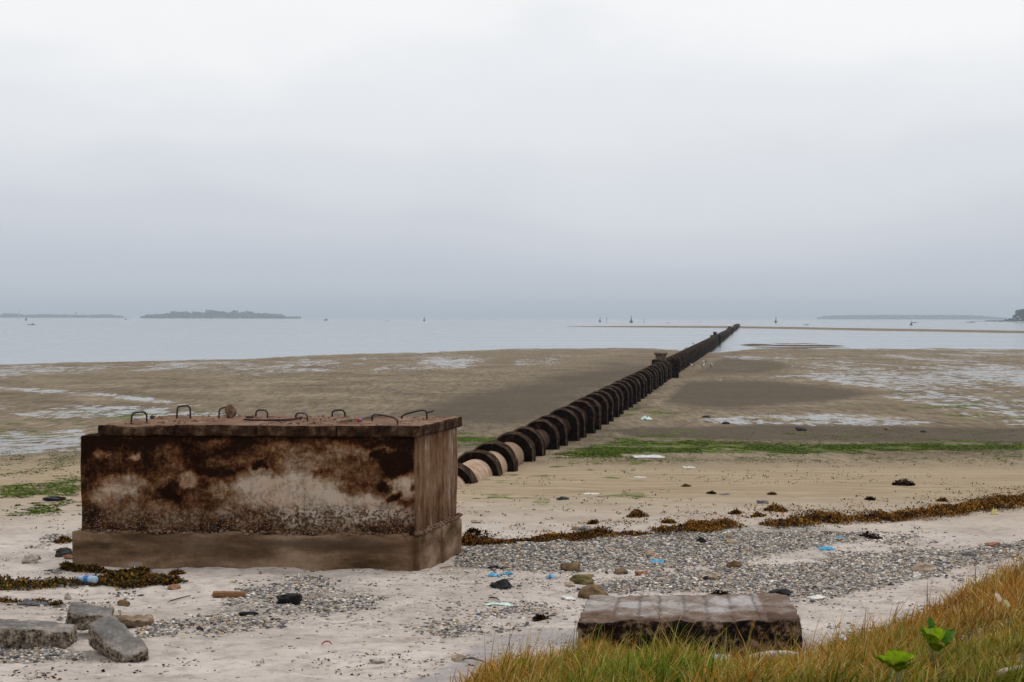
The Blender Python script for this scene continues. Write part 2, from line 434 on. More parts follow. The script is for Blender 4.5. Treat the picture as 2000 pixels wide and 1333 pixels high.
def build_ground():
    ys = np.concatenate([np.linspace(-12, 9, 40), np.arange(9.05, 21, .036), np.arange(21, 42, .1), np.arange(42, 85, .22),
                         np.arange(85, 330, .9), np.geomspace(330, 1500, 150)])
    ts = np.linspace(-.52, .52, 640)
    Y, T = np.meshgrid(ys, ts, indexing='ij')
    X = T * (np.maximum(Y, -4) + 9 + 30 * sst(-Y, 0, 12))
    Z = ground(X, Y)
    nr, nc = Y.shape
    V = np.column_stack([X.ravel(), Y.ravel(), Z.ravel()])
    i = np.arange(nr - 1)[:, None] * nc + np.arange(nc - 1)[None]
    Q = np.stack([i, i + 1, i + nc + 1, i + nc], -1).reshape(-1, 4)
    px, py = to_px(V[:, 0], V[:, 1], V[:, 2]); y = V[:, 1]; x = V[:, 0]; z = V[:, 2]
    ahead = y > 5
    grav = gravel_mask(px, py) * ahead
    # green algae mats
    n = fbm(x / 1.2, y / 2.2, 61, 5, .6)
    pyn = py + 16 * fbm(x / 1.6, y / 9, 63, 5, .65)
    band = polymask(px, pyn, [(1090, 886), (1190, 862), (1300, 856), (1560, 868), (1800, 866), (2100, 864), (2100, 876), (1800, 884), (1500, 890), (1240, 892), (1080, 893)], 14)
    g1 = .78 * band * sst(n + .45 * band, .08, .40)
    left = polymask(px, py, [(-60, 880), (150, 880), (170, 1000), (60, 1010), (-60, 1010)], 25) * sst(n + .5 * fbm(x / .4, y / 1.5, 65, 4), .0, .2) * .75
    left2 = polymask(px, py, [(-60, 800), (480, 800), (480, 830), (160, 850), (-60, 870)], 25) * sst(n, .04, .18) * .7
    mid = polymask(px, py, [(880, 842), (1000, 852), (1000, 872), (880, 876)], 14) * sst(n, -.05, .12)
    r2 = polymask(px, py, [(1100, 846), (1300, 838), (2000, 846), (2000, 870), (1100, 880)], 20) * sst(n, .06, .2) * .8
    r3 = polymask(px, py, [(1240, 795), (1330, 798), (1400, 802), (1300, 812), (1210, 812)], 10) * sst(n, -.1, .1) * .9
    r4 = polymask(px, py, [(1700, 790), (2100, 770), (2100, 835), (1780, 825)], 30) * sst(n, .02, .16) * .7
    r5 = polymask(px, py, [(880, 870), (1300, 880), (1300, 980), (900, 1000)], 40) * sst(fbm(x / .5, y / .9, 67, 4), .14, .2) * .6
    green = np.clip(np.max([g1, left, left2, mid, r2, r3, r4, r5], 0), 0, 1) * ahead
    # standing water films
    nw = fbm(x / 1.5, y / 9, 71, 5, .6); nw2 = fbm(x / 6, y / 22, 73, 4)
    nw3 = fbm(x / .5, y / 3.2, 75, 4, .6)
    ww = 1.1 * nw2 + .8 * nw + .5 * nw3
    def pool(poly, soft, bias): 
        m = polymask(px, py, poly, soft); return m * sst(ww + bias * m, -.15, .55)
    wet = np.max([
        pool([(1400, 742), (1480, 733), (1700, 722), (2100, 720), (2100, 770), (1850, 790), (1720, 762), (1560, 742)], 16, .34),
        pool([(1500, 716), (1560, 700), (2100, 700), (2100, 735), (1700, 738)], 16, .24),
        pool([(1340, 822), (1480, 808), (1700, 808), (1850, 826), (1700, 832), (1450, 830)], 9, .55),
        pool([(1700, 770), (2100, 745), (2100, 830), (1900, 815)], 25, .26),
        pool([(1900, 820), (2100, 815), (2100, 832), (1950, 832)], 9, .5),
        pool([(1400, 695), (2100, 682), (2100, 712), (1500, 712)], 14, .18),
        pool([(-60, 790), (130, 790), (330, 796), (470, 808), (420, 822), (160, 818), (-60, 812)], 12, .42),
        pool([(-60, 840), (165, 838), (165, 884), (-60, 896)], 12, .36),
        pool([(-60, 752), (60, 758), (250, 772), (400, 792), (380, 797), (200, 775), (0, 764), (-60, 760)], 6, .7),
        pool([(-60, 716), (500, 704), (900, 690), (1000, 690), (900, 722), (500, 735), (200, 728), (-60, 742)], 16, .22),
        pool([(1000, 700), (1150, 690), (1100, 712), (1000, 718)], 10, .15),
    ], 0) * (y > 35)
    shore = sst(.04 - z, 0, .04) * (y > 80) * (1 - polymask(px, py, [(1420, 655), (1680, 655), (1690, 681), (1420, 681)], 3))
    wet = np.maximum(wet, shore * .75)
    damp = np.maximum(sst(y, 17, 37) * .62, sst(y, 23, 44))
    dark = np.max([
        polymask(px, py, [(760, 815), (900, 770), (1080, 730), (1220, 702), (1330, 696), (1300, 720), (1150, 790), (1000, 836), (880, 832)], 75) * (.9 + .7 * nw2 + .3 * nw),
        polymask(px, py, [(1290, 790), (1340, 745), (1500, 742), (1740, 768), (1600, 788), (1420, 800)], 26) * .9,
        polymask(px, py, [(1340, 735), (1420, 692), (1500, 700), (1560, 716), (1480, 732)], 18) * .7,
        polymask(px, py, [(1180, 838), (1500, 830), (2100, 836), (2100, 868), (1500, 862), (1250, 856)], 14) * .9,
        polymask(px, py, [(-60, 760), (200, 778), (420, 800), (880, 800), (860, 835), (-60, 800)], 20) * .35,
        1.6 * polymask(px, py, [(1420, 655), (1680, 655), (1690, 681), (1420, 681)], 8),
    ], 0) * ahead
    greyp = np.max([polymask(px, py, [(800, 1330), (900, 1290), (930, 1255), (1010, 1232), (1130, 1222), (1140, 1250), (1000, 1275), (930, 1345), (800, 1350)], 25),
                    polymask(px, py, [(1000, 1190), (1090, 1180), (1130, 1200), (1050, 1220)], 20) * .5], 0) * ahead
    dgrass = np.interp(x, _gx, _gz) - y
    soil = sst(dgrass, .05, .6) * sst(x, -.9, -.3) * (y < 17)
    A = np.column_stack([grav, green, wet]); B = np.column_stack([damp, np.clip(dark, 0, 1), np.maximum(greyp, 0)])
    C = np.column_stack([soil, sst(y, 300, 400), np.zeros_like(soil)])
    k = NT('sand')
    a = k.sep(k.attr('ma').outputs['Color']); b = k.sep(k.attr('mb').outputs['Color']); c_ = k.sep(k.attr('mc').outputs['Color'])
    big = k.noise(.9, 5, .55); fine = k.noise(45, 6, .7); mid_ = k.noise(6, 6, .62, off=3)
    stre = k.noise(1.4, 6, .6, stretch=(.35, 1.8, 1), off=5)
    dry = k.ramp(big, [(.3, (.35, .30, .265)), (.5, (.44, .385, .345)), (.7, (.52, .465, .42))])
    dry = k.mix(.7, dry, k.ramp(mid_, [(.28, .48), (.5, 1.), (.72, 1.22)]), 'MULTIPLY')
    dampc = k.ramp(stre, [(.3, (.24, .18, .115)), (.5, (.305, .235, .155)), (.7, (.37, .295, .205))])
    farc = k.ramp(k.noise(.35, 7, .65, stretch=(.6, .5, 1), off=8), [(.3, (.105, .081, .053)), (.5, (.158, .123, .081)), (.68, (.225, .18, .122))])
    farc = k.mix(.8, farc, k.ramp(k.noise(3.4, 5, .72, stretch=(1.1, .17, 1), off=1.3), [(.34, .42), (.5, 1.), (.66, 1.5)]), 'MULTIPLY')
    # dry -> damp -> tidal flat
    d1 = k.ramp(k.math('ADD', b[0], k.math('MULTIPLY', k.math('SUBTRACT', mid_, .5), .3)), [(.05, 0.), (.38, 1.)])
    d2 = k.ramp(k.math('ADD', b[0], k.math('MULTIPLY', k.math('SUBTRACT', stre, .5), .35)), [(.72, 0.), (1.0, 1.)])
    col = k.mix(d1, dry, dampc); col = k.mix(d2, col, farc)
    dk = k.ramp(k.math('ADD', b[1], k.math('MULTIPLY', k.math('SUBTRACT', stre, .5), .6)), [(.25, 0.), (.8, 1.)])
    col = k.mix(k.math('MULTIPLY', dk, .85), col, (.074, .057, .039))
    gp = k.ramp(k.math('ADD', b[2], k.math('MULTIPLY', k.math('SUBTRACT', k.noise(4, 6, .7, stretch=(.7, 2.2, 1)), .5), 3.2)), [(.25, 0.), (1.0, 1.)])
    col = k.mix(k.math('MULTIPLY', gp, .6), col, (.24, .235, .25))
    # grit between the pebbles
    vor = k.voro(38, out='Color'); vs = k.sep(vor)
    grit = k.ramp(vs[0], [(0., (.045, .045, .047)), (.35, (.12, .12, .12)), (.6, (.22, .20, .18)), (.85, (.42, .38, .33)), (1., (.7, .66, .6))])
    gm = k.ramp(k.math('ADD', a[0], k.math('MULTIPLY', k.math('SUBTRACT', k.noise(3.2, 6, .65), .5), 1.5)), [(.34, 0.), (.85, .8)])
    col = k.mix(gm, col, grit)
    # scattered dark grains everywhere on the dry beach
    sp = k.voro(17, out='Distance'); sps = k.sep(k.voro(17, out='Color'))
    spm = k.math('MULTIPLY', k.ramp(sp, [(.10, 1.), (.2, 0.)]), k.ramp(sps[1], [(.70, 0.), (.74, 1.)]))
    spm = k.math('MULTIPLY', spm, k.ramp(b[0], [(.4, 1.), (.8, 0.)]))
    col = k.mix(k.math('MULTIPLY', spm, .8), col, (.08, .065, .055))
    # algae
    gn = k.noise(5, 6, .72, stretch=(.45, .9, 1), off=7)
    gm2 = k.ramp(k.math('ADD', a[1], k.math('MULTIPLY', k.math('SUBTRACT', gn, .5), 2.2)), [(.38, 0.), (.75, .95)])
    gcol = k.ramp(k.noise(4, 5, .74, stretch=(.8, .25, 1), off=9), [(.36, (.012, .022, .002)), (.5, (.05, .082, .004)), (.64, (.13, .16, .015))])
    col = k.mix(gm2, col, gcol)
    col = k.mix(c_[0], col, k.ramp(mid_, [(.3, (.05, .038, .022)), (.7, (.16, .12, .075))]))
    # water film
    wn_ = k.noise(2.6, 3, .6, stretch=(.55, .30, 1), off=11); wn2 = k.noise(.5, 4, .6, stretch=(.6, .25, 1), off=17)
    wv = k.math('ADD', k.math('MULTIPLY', k.math('SUBTRACT', wn_, .5), 2.9), k.math('ADD', k.math('MULTIPLY', k.math('SUBTRACT', wn2, .5), 1.6), k.math('MULTIPLY', k.math('SUBTRACT', k.noise(6, 4, .7, stretch=(.8, .11, 1), off=23), .5), 2.6)))
    wm = k.ramp(k.math('ADD', k.math('MULTIPLY', a[2], .70), k.math('MULTIPLY', wv, k.ramp(a[2], [(.0, 0.), (.1, 1.), (.9, 1.), (1., .55)]))), [(.48, 0.), (.78, .9)])
    colw = k.mix(k.math('MULTIPLY', wm, .8), col, (.06, .055, .045))
    rough = k.mix(wm, k.ramp(d2, [(0., .95), (1., .85)]), .12)
    hh = k.math('ADD', k.math('MULTIPLY', fine, .35), k.math('ADD', k.math('MULTIPLY', mid_, 1.0), k.math('MULTIPLY', vs[1], k.math('MULTIPLY', gm, .8))))
    bstr = k.math('SUBTRACT', 1.0, k.math('MULTIPLY', wm, .93))
    bp = k.n('ShaderNodeBump'); bp.inputs['Distance'].default_value = .03; k.l(bstr, bp.inputs['Strength']); k.l(hh, bp.inputs['Height'])
    rip = k.noise(2.6, 5, .65, stretch=(.8, .14, 1), off=13)
    bp2 = k.n('ShaderNodeBump'); bp2.inputs['Distance'].default_value = .18
    k.l(k.math('MULTIPLY', d2, .55), bp2.inputs['Strength']); k.l(rip, bp2.inputs['Height']); k.l(bp.outputs[0], bp2.inputs['Normal'])
    bstr2 = k.mix(wm, bp2.outputs[0], bp.outputs[0])
    k.fin(colw, rough, bstr2, .3)
    k.l(k.mix(wm, .04, .5), k.b.inputs['Specular IOR Level'])
    o = np_mesh('beach_ground', V, [Q], k.m, smooth=True, attrs={'ma': A, 'mb': B, 'mc': C})
    tag(o, kind='structure')
build_ground()

# ------------------------------------------------------------------ sea
k = NT('sea_water')
w1 = k.noise(.9, 4, .6, stretch=(.5, 1., 1)); w2 = k.noise(.05, 4, .6, stretch=(.25, 1., 1), off=3)
k.b.inputs['IOR'].default_value = 1.33
rg = k.ramp(w2, [(.35, .06), (.65, .12)])
k.fin((.12, .135, .14), rg, k.bump(w1, .09, .5), .5)
ys = np.concatenate([[60], np.geomspace(120, 40000, 40)]); xs = np.linspace(-1, 1, 9)
V = [(x * (y * .9 + 250), y, 0) for y in ys for x in xs]
Q = [(i * 9 + j, i * 9 + j + 1, (i + 1) * 9 + j + 1, (i + 1) * 9 + j) for i in range(len(ys) - 1) for j in range(8)]
tag(np_mesh('sea_water', V, [Q], k.m), kind='structure')

# ------------------------------------------------------------------ haze
k = NT('haze_air'); k.t.nodes.remove(k.b)
pv = k.n('ShaderNodeVolumePrincipled'); pv.inputs['Density'].default_value = 1.6e-4
pv.inputs['Color'].default_value = (.77, .875, .985, 1); pv.inputs['Anisotropy'].default_value = 0.0
k.l(pv.outputs[0], k.out.inputs['Volume'])
bm = bmesh.new()
bmesh.ops.create_cube(bm, size=1, matrix=Matrix.Translation((0, 20000, 44)) @ Matrix.Diagonal((84000, 42000, 92, 1)))
tag(bm_obj('haze', bm, k.m), kind='stuff')

# ------------------------------------------------------------------ concrete chamber
M_wall = None
def make_wall_mat():
    k = NT('stained_render')
    p = k.sep(k.attr('patch').outputs['Color'])     # r plaster showing, g crumbly speckle, b side streak zone
    n = k.noise(5, 7, .65); n2 = k.noise(26, 6, .7, off=2)
    v = k.math('ADD', p[0], k.math('MULTIPLY', k.math('SUBTRACT', n, .5), 1.35))
    v = k.math('ADD', v, k.math('MULTIPLY', k.math('SUBTRACT', n2, .5), 1.0))
    col = k.ramp(v, [(.10, (.012, .0045, .002)), (.26, (.040, .0155, .006)), (.40, (.090, .041, .017)), (.53, (.145, .080, .040)), (.68, (.21, .145, .097)), (.84, (.30, .235, .175)), (1.1, (.42, .35, .28))])
    red = k.ramp(k.noise(3.1, 5, .6, off=6), [(.45, 0.), (.68, .5)])
    col = k.mix(red, col, k.mix(1, col, (1.12, .72, .5), 'MULTIPLY'))
    pm = k.n('ShaderNodeMapping'); pm.inputs['Scale'].default_value = (1, 1, 1.7); k.l(k.tc.outputs['Object'], pm.inputs[0])
    vo = k.voro(46, vec=pm.outputs[0], out='Distance'); vc = k.sep(k.voro(46, vec=pm.outputs[0], out='Color'))
    sp = k.math('MULTIPLY', k.ramp(vo, [(.22, 1.), (.42, 0.)]), k.ramp(k.math('ADD', vc[0], k.math('MULTIPLY', p[1], .5)), [(.75, 0.), (.85, 1.)]))
    sp = k.math('MULTIPLY', sp, k.ramp(p[1], [(.15, 0.), (.6, 1.)]))
    col = k.mix(k.math('MULTIPLY', sp, .85), col, (.40, .345, .29))
    pit = k.math('MULTIPLY', k.ramp(k.noise(30, 5, .7, off=8), [(.50, 0.), (.56, 1.)]), p[1])
    col = k.mix(k.math('MULTIPLY', pit, .85), col, (.035, .014, .007))
    strk = k.noise(9, 6, .65, stretch=(1, 1, .13), off=4)
    side = k.ramp(k.math('ADD', strk, k.math('MULTIPLY', k.math('SUBTRACT', n, .5), .5)), [(.33, (.075, .032, .014)), (.47, (.145, .078, .042)), (.60, (.20, .128, .08)), (.76, (.42, .36, .30))])
    col = k.mix(p[2], col, side)
    drip = k.ramp(k.noise(6, 5, .65, stretch=(1, 1, .06), off=14), [(.52, 0.), (.68, .75)])
    col = k.mix(k.math('MULTIPLY', drip, k.ramp(p[0], [(.2, .3), (.7, .6)])), col, k.mix(1, col, (.42, .30, .24), 'MULTIPLY'))
    h = k.math('ADD', k.math('MULTIPLY', n2, .6), k.math('MULTIPLY', k.math('SUBTRACT', sp, pit), .5))
    return k.fin(col, .95, k.bump(h, .016), .03)
M_wall = make_wall_mat()
k = NT('plinth_concrete')
n = k.noise(2.2, 6, .6, stretch=(.6, 1, 2.2)); n2 = k.noise(22, 6, .7)
pa = k.sep(k.attr('patch').outputs['Color'])
col = k.ramp(n, [(.33, (.06, .035, .018)), (.5, (.165, .102, .060)), (.66, (.275, .19, .126))])
col = k.mix(.6, col, k.ramp(n2, [(.3, .6), (.7, 1.3)]), 'MULTIPLY')
col = k.mix(k.math('MULTIPLY', pa[0], .8), col, (.04, .022, .013))
col = k.mix(k.math('MULTIPLY', pa[1], .6), col, (.30, .26, .21))
M_plinth = k.fin(col, .95, k.bump(n2, .008), .04)
k = NT('lid_concrete')
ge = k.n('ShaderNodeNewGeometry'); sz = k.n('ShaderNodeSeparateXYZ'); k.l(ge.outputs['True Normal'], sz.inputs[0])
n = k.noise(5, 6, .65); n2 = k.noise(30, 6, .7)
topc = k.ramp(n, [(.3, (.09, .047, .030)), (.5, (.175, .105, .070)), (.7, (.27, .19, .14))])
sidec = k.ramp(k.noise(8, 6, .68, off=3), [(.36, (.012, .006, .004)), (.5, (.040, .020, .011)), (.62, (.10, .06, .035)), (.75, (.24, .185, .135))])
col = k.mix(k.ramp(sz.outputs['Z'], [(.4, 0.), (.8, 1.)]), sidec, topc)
col = k.mix(.5, col, k.ramp(n2, [(.3, .55), (.7, 1.35)]), 'MULTIPLY')
M_lid = k.fin(col, .95, k.bump(n2, .012), .03)
M_rebar = stone('rusty_steel_bar', [(.012, .009, .008), (.022, .015, .012), (.05, .025, .015)], 12, .7, .002, 60)

PFR = P(818, 1119, 1.5); PFL = P(140, 1112, 1.5); PBR = P(902, 1008, 1.911)
side_v = Vector((PBR.x - PFR.x, PBR.y - PFR.y)); front_v = Vector((PFL.x - PFR.x, PFL.y - PFR.y))
FRc = Vector((PFR.x, PFR.y)); sdn = side_v.normalized(); fdn = front_v.normalized()
def plan(a, b):      # a metres along the front from the right corner to the left, b metres back along the side
    return FRc + fdn * a + sdn * b
LF, LS = front_v.length, side_v.length
def quadp(a0, a1, b0, b1):    # FL, FR, BR, BL
    return [plan(a1, b0), plan(a0, b0), plan(a0, b1), plan(a1, b1)]
cc = plan(LF / 2, LS / 2); CH0 = (cc.x, cc.y, 1.4)
chamber = empty('concrete_chamber', CH0)
tag(chamber, 'big rust-stained concrete chamber with a lid of slabs standing on the beach', 'chamber')
bpy.context.view_layer.update()
def under(o, root):
    o.parent = root; o.matrix_parent_inverse = Matrix.Translation(-Vector(root.location)); return o
def plinth_patch(W, V):
    px, py = to_px(W[:, 0], W[:, 1], W[:, 2])
    st = np.maximum(polymask(px, py, [(250, 1045), (420, 1045), (520, 1070), (560, 1095), (330, 1085)], 30) * .4,
                    polymask(px, py, [(430, 1060), (700, 1050), (790, 1070), (720, 1085), (520, 1068)], 14) * .5)
    a = (Vector((1, 0)),)
    corner = np.exp(-((W[:, 0] - FRc.x + .035) / .04) ** 2 - ((W[:, 1] - FRc.y) / .1) ** 2) * 1.1
    joint = np.exp(-((px - 419) / 2.0) ** 2) * (py > 1035) * (py < 1125) * .9
    j2 = np.exp(-((px - 863) / 2.0) ** 2) * (W[:, 0] > FRc.x + .05) * .8
    ledge = (np.abs(py - 1102) < 1.6) * (px > 250) * (px < 430)
    return np.column_stack([np.clip(1.7 * st + corner + joint + j2, 0, 1), ledge * 1.0, px * 0])
under(block('plinth', quadp(0, LF, 0, LS), 1.25, 1.911, M_plinth, None, .045, .014, .008, 3.0, 3, plinth_patch,
            top_dz=lambda u, v: .012 * np.sin(u * 17) + .012 * np.sin(u * 41 + 1)), chamber)
BLOBS = [(240, 950, 46, 28, .75), (225, 975, 60, 26, .45), (368, 937, 26, 20, .75), (560, 960, 130, 42, .8), (640, 1000, 130, 40, .6), (500, 930, 45, 25, .55),
         (590, 905, 70, 22, .38), (720, 990, 70, 34, .65), (785, 950, 34, 26, .7), (790, 1010, 30, 25, .6), (205, 885, 22, 9, .6), (266, 899, 12, 9, .8), (420, 868, 45, 10, .4),
         (560, 872, 60, 10, .22), (690, 900, 80, 34, .2), (330, 890, 40, 30, .28), (420, 955, 20, 20, .5), (460, 900, 60, 8, .35), (300, 1010, 110, 30, .3), (450, 1005, 50, 25, .35), (650, 880, 150, 20, .25),
         (775, 905, 36, 28, -.95), (742, 945, 12, 8, -.9), (774, 965, 13, 12, -1.), (803, 950, 7, 8, -.8), (510, 911, 13, 7, -.9), (738, 890, 8, 8, -.8), (420, 925, 40, 9, -.6), (170, 900, 14, 60, -.3), (335, 960, 22, 25, -.5), (760, 868, 60, 8, -.4)]
def wall_patch(W, V):
    px, py = to_px(W[:, 0], W[:, 1], W[:, 2])
    s = .30 + .11 * sst(px, 400, 560) - .05 * sst(px, 730, 760)
    wx = 44 * fbm(px / 30, py / 30, 81, 5, .6); wy = 34 * fbm(px / 30, py / 30, 83, 5, .6)
    for cx, cy, rx, ry, a in BLOBS:
        d = np.hypot((px + wx - cx) / rx, (py + wy - cy) / ry); s = s + a * (1 - sst(d, .6, 1.12)) * .66
    # diagonal run of the old plaster edge
    low = sst(py, 975, 1005) * (1 - sst(py, 1036, 1046)) * (.3 + .7 * sst(px, 380, 460)) + .45 * sst(py, 985, 1010) * (px < 400)
    s = s - .10 * (1 - sst(py, 862, 885)) - .13 * (1 - sst(py, 890, 940))
    s = s - .07 * sst(py, 1022, 1046)
    side = (V[:, 0] > .999).astype(float)
    return np.column_stack([np.clip(s, 0, 1), np.clip(low, 0, 1), side])
under(block('wall', quadp(.045, LF - .085, .035, LS - .03), 1.9, 2.985, M_wall, None, .022, .012, .012, 2.6, 5, wall_patch), chamber)
# crumbly mortar at the foot of the wall
def crumbs(name, pts, rmin, rmax, mat, colr=None, seed=0, flat=.7):
    rg_ = np.random.default_rng(seed); n = len(pts); pts = np.asarray(pts)
    nv = len(IV1)
    V = np.repeat(IV1[None], n, 0) * (1 + rg_.uniform(-.3, .3, (n, nv, 1)))
    sz_ = rg_.uniform(0, 1, n) ** 2.6 * (rmax - rmin) + rmin
    an = sz_[:, None] * np.column_stack([rg_.uniform(.7, 1.4, n), rg_.uniform(.6, 1.1, n), rg_.uniform(.45, .95, n) * flat])
    V = V * an[:, None, :]
    th = rg_.uniform(0, 6.28, n); c, s = np.cos(th)[:, None], np.sin(th)[:, None]
    V = np.stack([V[..., 0] * c - V[..., 1] * s, V[..., 0] * s + V[..., 1] * c, V[..., 2]], -1)
    tl = rg_.uniform(-.5, .5, n); c, s = np.cos(tl)[:, None], np.sin(tl)[:, None]
    V = np.stack([V[..., 0], V[..., 1] * c - V[..., 2] * s, V[..., 1] * s + V[..., 2] * c], -1)
    V = V + pts[:, None, :]
    T = (IT1[None] + (np.arange(n) * nv)[:, None, None]).reshape(-1, 3)
    col = None
    if colr is not None: col = np.repeat(colr, nv, 0)
    return np_mesh(name, V.reshape(-1, 3), [T], mat, col=col, smooth=True)
M_mortar = stone('crumbling_mortar', [(.09, .045, .028), (.17, .095, .06), (.26, .165, .115)], 9, .95, .006, 60)
pts = []
for i in range(420):
    b = random.uniform(0, LS); q = plan(random.uniform(.0, .04), b); pts.append((q.x, q.y, 1.915 + random.uniform(-.015, .035) * random.random()))
for i in range(260):
    a = random.uniform(0, LF - .1); q = plan(a, random.uniform(0, .035)); pts.append((q.x, q.y, 1.915 + random.uniform(-.012, .02)))
under(crumbs('mortar_crust', pts, .012, .034, M_mortar, seed=4), chamber)
bpy.data.objects['mortar_crust']['kind'] = 'stuff'
ZL = 3.113
def lid_x(px):      # metres along the front at a photo column on the lid's front edge
    q = P(px, 846, 3.05); return (Vector((q.x, q.y)) - FRc).dot(fdn)
edges = [lid_x(163) , lid_x(320), lid_x(487), lid_x(648), lid_x(816)]
slabs = []
for i in range(4):
    a1, a0 = edges[i] - (.004 if i else 0), edges[i + 1] + .004
    s = block('lid_slab', quadp(a0, a1, -.012 + .006 * (i % 2), LS - .02 + .01 * i % .02), 2.988, ZL - (.0 if i != 0 else .008) - (.004 if i == 2 else 0), M_lid, None,
              .03, .03 if i == 0 else .012, .02 if i == 0 else .009, 4.5, 11 + i)
    under(s, chamber); slabs.append(s)
HND = [((256, 827), (287, 825), 20, 20, 0), ((345, 816), (372, 815), 22, 22, 0), ((427, 818), (451, 815), 20, 20, 1), ((499, 814.5), (523, 816.5), 13, 14, 1),
       ((577, 817), (601, 823), 10, 14, 2), ((648, 814), (674, 814), 12, 12, 3), ((726, 822.5), (777, 830.5), 14, 13, 3), ((784, 818.5), (834, 820), 8, 20, 3)]
for (a, b, ha, hb, si) in HND:
    A = P(*a, ZL); B = P(*b, ZL); m = A.y / F
    A2 = A + Vector((.01, 0, ha * m)); B2 = B + Vector((-.005, 0, hb * m))
    d = (B2 - A2)
    pts = [A - Vector((0, 0, .06)), A.lerp(A2, .7)]
    for t in (.04, .12, .22): pts.append(A2 + d * t * .9 + Vector((0, 0, -.02 * (1 - t / .22) ** 2)))
    for t in (.5, .78, .88, .96): pts.append(A2 + d * t + Vector((0, 0, .004 * math.sin(t * 3) - (.02 * ((t - .78) / .18) ** 2 if t > .78 else 0))))
    pts += [B.lerp(B2, .7), B - Vector((0, 0, .06))]
    bm = bmesh.new(); tube(bm, pts, .0105, 8)
    if hb == 20 and ha == 8:
        tube(bm, [B2 + Vector((-.01, 0, -.04)), B2 + Vector((.05, .02, -.03)), B2 + Vector((.085, .02, -.015))], .009, 6)
    h = bm_obj('lifting_handle', bm, M_rebar, None, True)
    h.parent = slabs[si]; h.matrix_parent_inverse = slabs[si].matrix_parent_inverse.inverted() if False else Matrix.Identity(4)
    h.matrix_parent_inverse = (Matrix.Translation(Vector(slabs[si].location)) @ Matrix.Identity(4)).inverted()

# loose things on the lid
pts = []
while len(pts) < 420:
    u, v = random.random(), random.random()
    if vn(np.array([u * 7]), np.array([v * 3]), 3)[0] < .45: continue
    q = plan(.1 + u * (LF - .4), .06 + v * (LS - .15)); pts.append((q.x, q.y, ZL + .004))
tag(crumbs('mortar_rubble', pts, .006, .022, M_mortar, seed=9, flat=.6), 'crumbs of red-brown mortar strewn over the chamber lid', 'rubble', kind='stuff')
M_dark = stone('dark_stone', [(.012, .012, .013), (.03, .03, .033), (.06, .058, .058)], 7, .85, .01, 30)
M_brown = stone('brown_stone', [(.07, .04, .02), (.16, .10, .05), (.27, .19, .11)], 7, .9, .01, 30)
M_tan = stone('tan_stone', [(.24, .17, .11), (.38, .29, .21), (.5, .42, .33)], 6, .9, .01, 30)
M_grey = stone('grey_stone', [(.09, .09, .09), (.17, .165, .16), (.27, .26, .25)], 6, .9, .01, 30)
M_olive = stone('olive_stone', [(.06, .045, .015), (.15, .115, .04), (.26, .2, .09)], 6, .85, .008, 30)
M_black = stone('black_lump', [(.004, .004, .004), (.010, .009, .009), (.022, .02, .02)], 12, .8, .015, 40)
M_white = stone('white_shell', [(.5, .48, .44), (.68, .66, .62), (.8, .78, .75)], 6, .7, .004, 40)
M_pale = stone('pale_rubble', [(.22, .19, .16), (.42, .37, .32), (.6, .55, .5)], 10, .95, .02, 30)
M_red = stone('reddish_stone', [(.16, .06, .035), (.28, .13, .075), (.4, .22, .14)], 7, .9, .01, 30)
def lidp(px, py): return P(px, py, ZL)
tag(rock('concrete_lump', lidp(450, 817), (.11, .10, .16), M_mortar, 4, amp=.75, sink=.1, nsc=1.2), 'brown concrete lump caught on a lifting handle of the lid', 'lump')
tag(rock('stone', lidp(297, 817), (.055, .05, .045), M_dark, 5), 'small black stone on the lid right of the leftmost handle', 'stone')
tag(rock('stone', lidp(313, 817), (.075, .05, .04), M_red, 6, facet=True), 'small red-brown stone on the lid beside a black stone', 'stone')
q = lidp(489, 817.5)
tag(rock('brick_fragment', q, (.13, .09, .04), stone('dark_brick', [(.02, .012, .01), (.05, .025, .018), (.09, .05, .035)], 9, .9, .006, 50), 8, amp=.12, sink=.1, facet=True), 'dark broken brick on the lid beside a small handle', 'brick')
M_rust = stone('rusted_sheet', [(.07, .028, .014), (.16, .07, .04), (.25, .13, .085)], 9, .85, .004, 60)
# rusted plate and bent bar
A = lidp(476, 823); B = lidp(590, 822)
bm = bmesh.new()
tube(bm, [A + Vector((0, 0, .02)), A.lerp(B, .2) + Vector((0, -.02, .01)), A.lerp(B, .5) + Vector((0, -.04, .012)), A.lerp(B, .8) + Vector((0, -.02, .012)), B + Vector((0, .02, .035))], .012, 7)
rbar = bm_obj('bent_bar', bm, M_rebar, smooth=True); tag(rbar, 'black bent iron bar lying along the front of the lid', 'bar')
q = [A.lerp(B, .18) + Vector((0, .01, 0)), A.lerp(B, .75) + Vector((0, .01, 0)), A.lerp(B, .72) + Vector((.03, .32, 0)), A.lerp(B, .16) + Vector((.05, .30, 0))]
tag(block('rusted_plate', q, ZL + .004, ZL + .016, M_rust, None, .03, .004, .012, 7, 21), 'rust-red crumpled metal plate lying on the lid behind a bent bar', 'plate')
A = lidp(668, 826); B = lidp(742, 815.5)
bm = bmesh.new(); tube(bm, [A + Vector((0, 0, .018)), A.lerp(B, .4) + Vector((0, 0, .022)), B + Vector((0, 0, .03))], [.014, .017, .022], 7)
M_wood = stone('weathered_wood', [(.09, .06, .045), (.16, .115, .085), (.24, .19, .15)], 9, .9, .006, 60)
tag(bm_obj('driftwood_stick', bm, M_wood, smooth=True), 'grey-brown stick lying across the lid near the right front handle', 'stick')
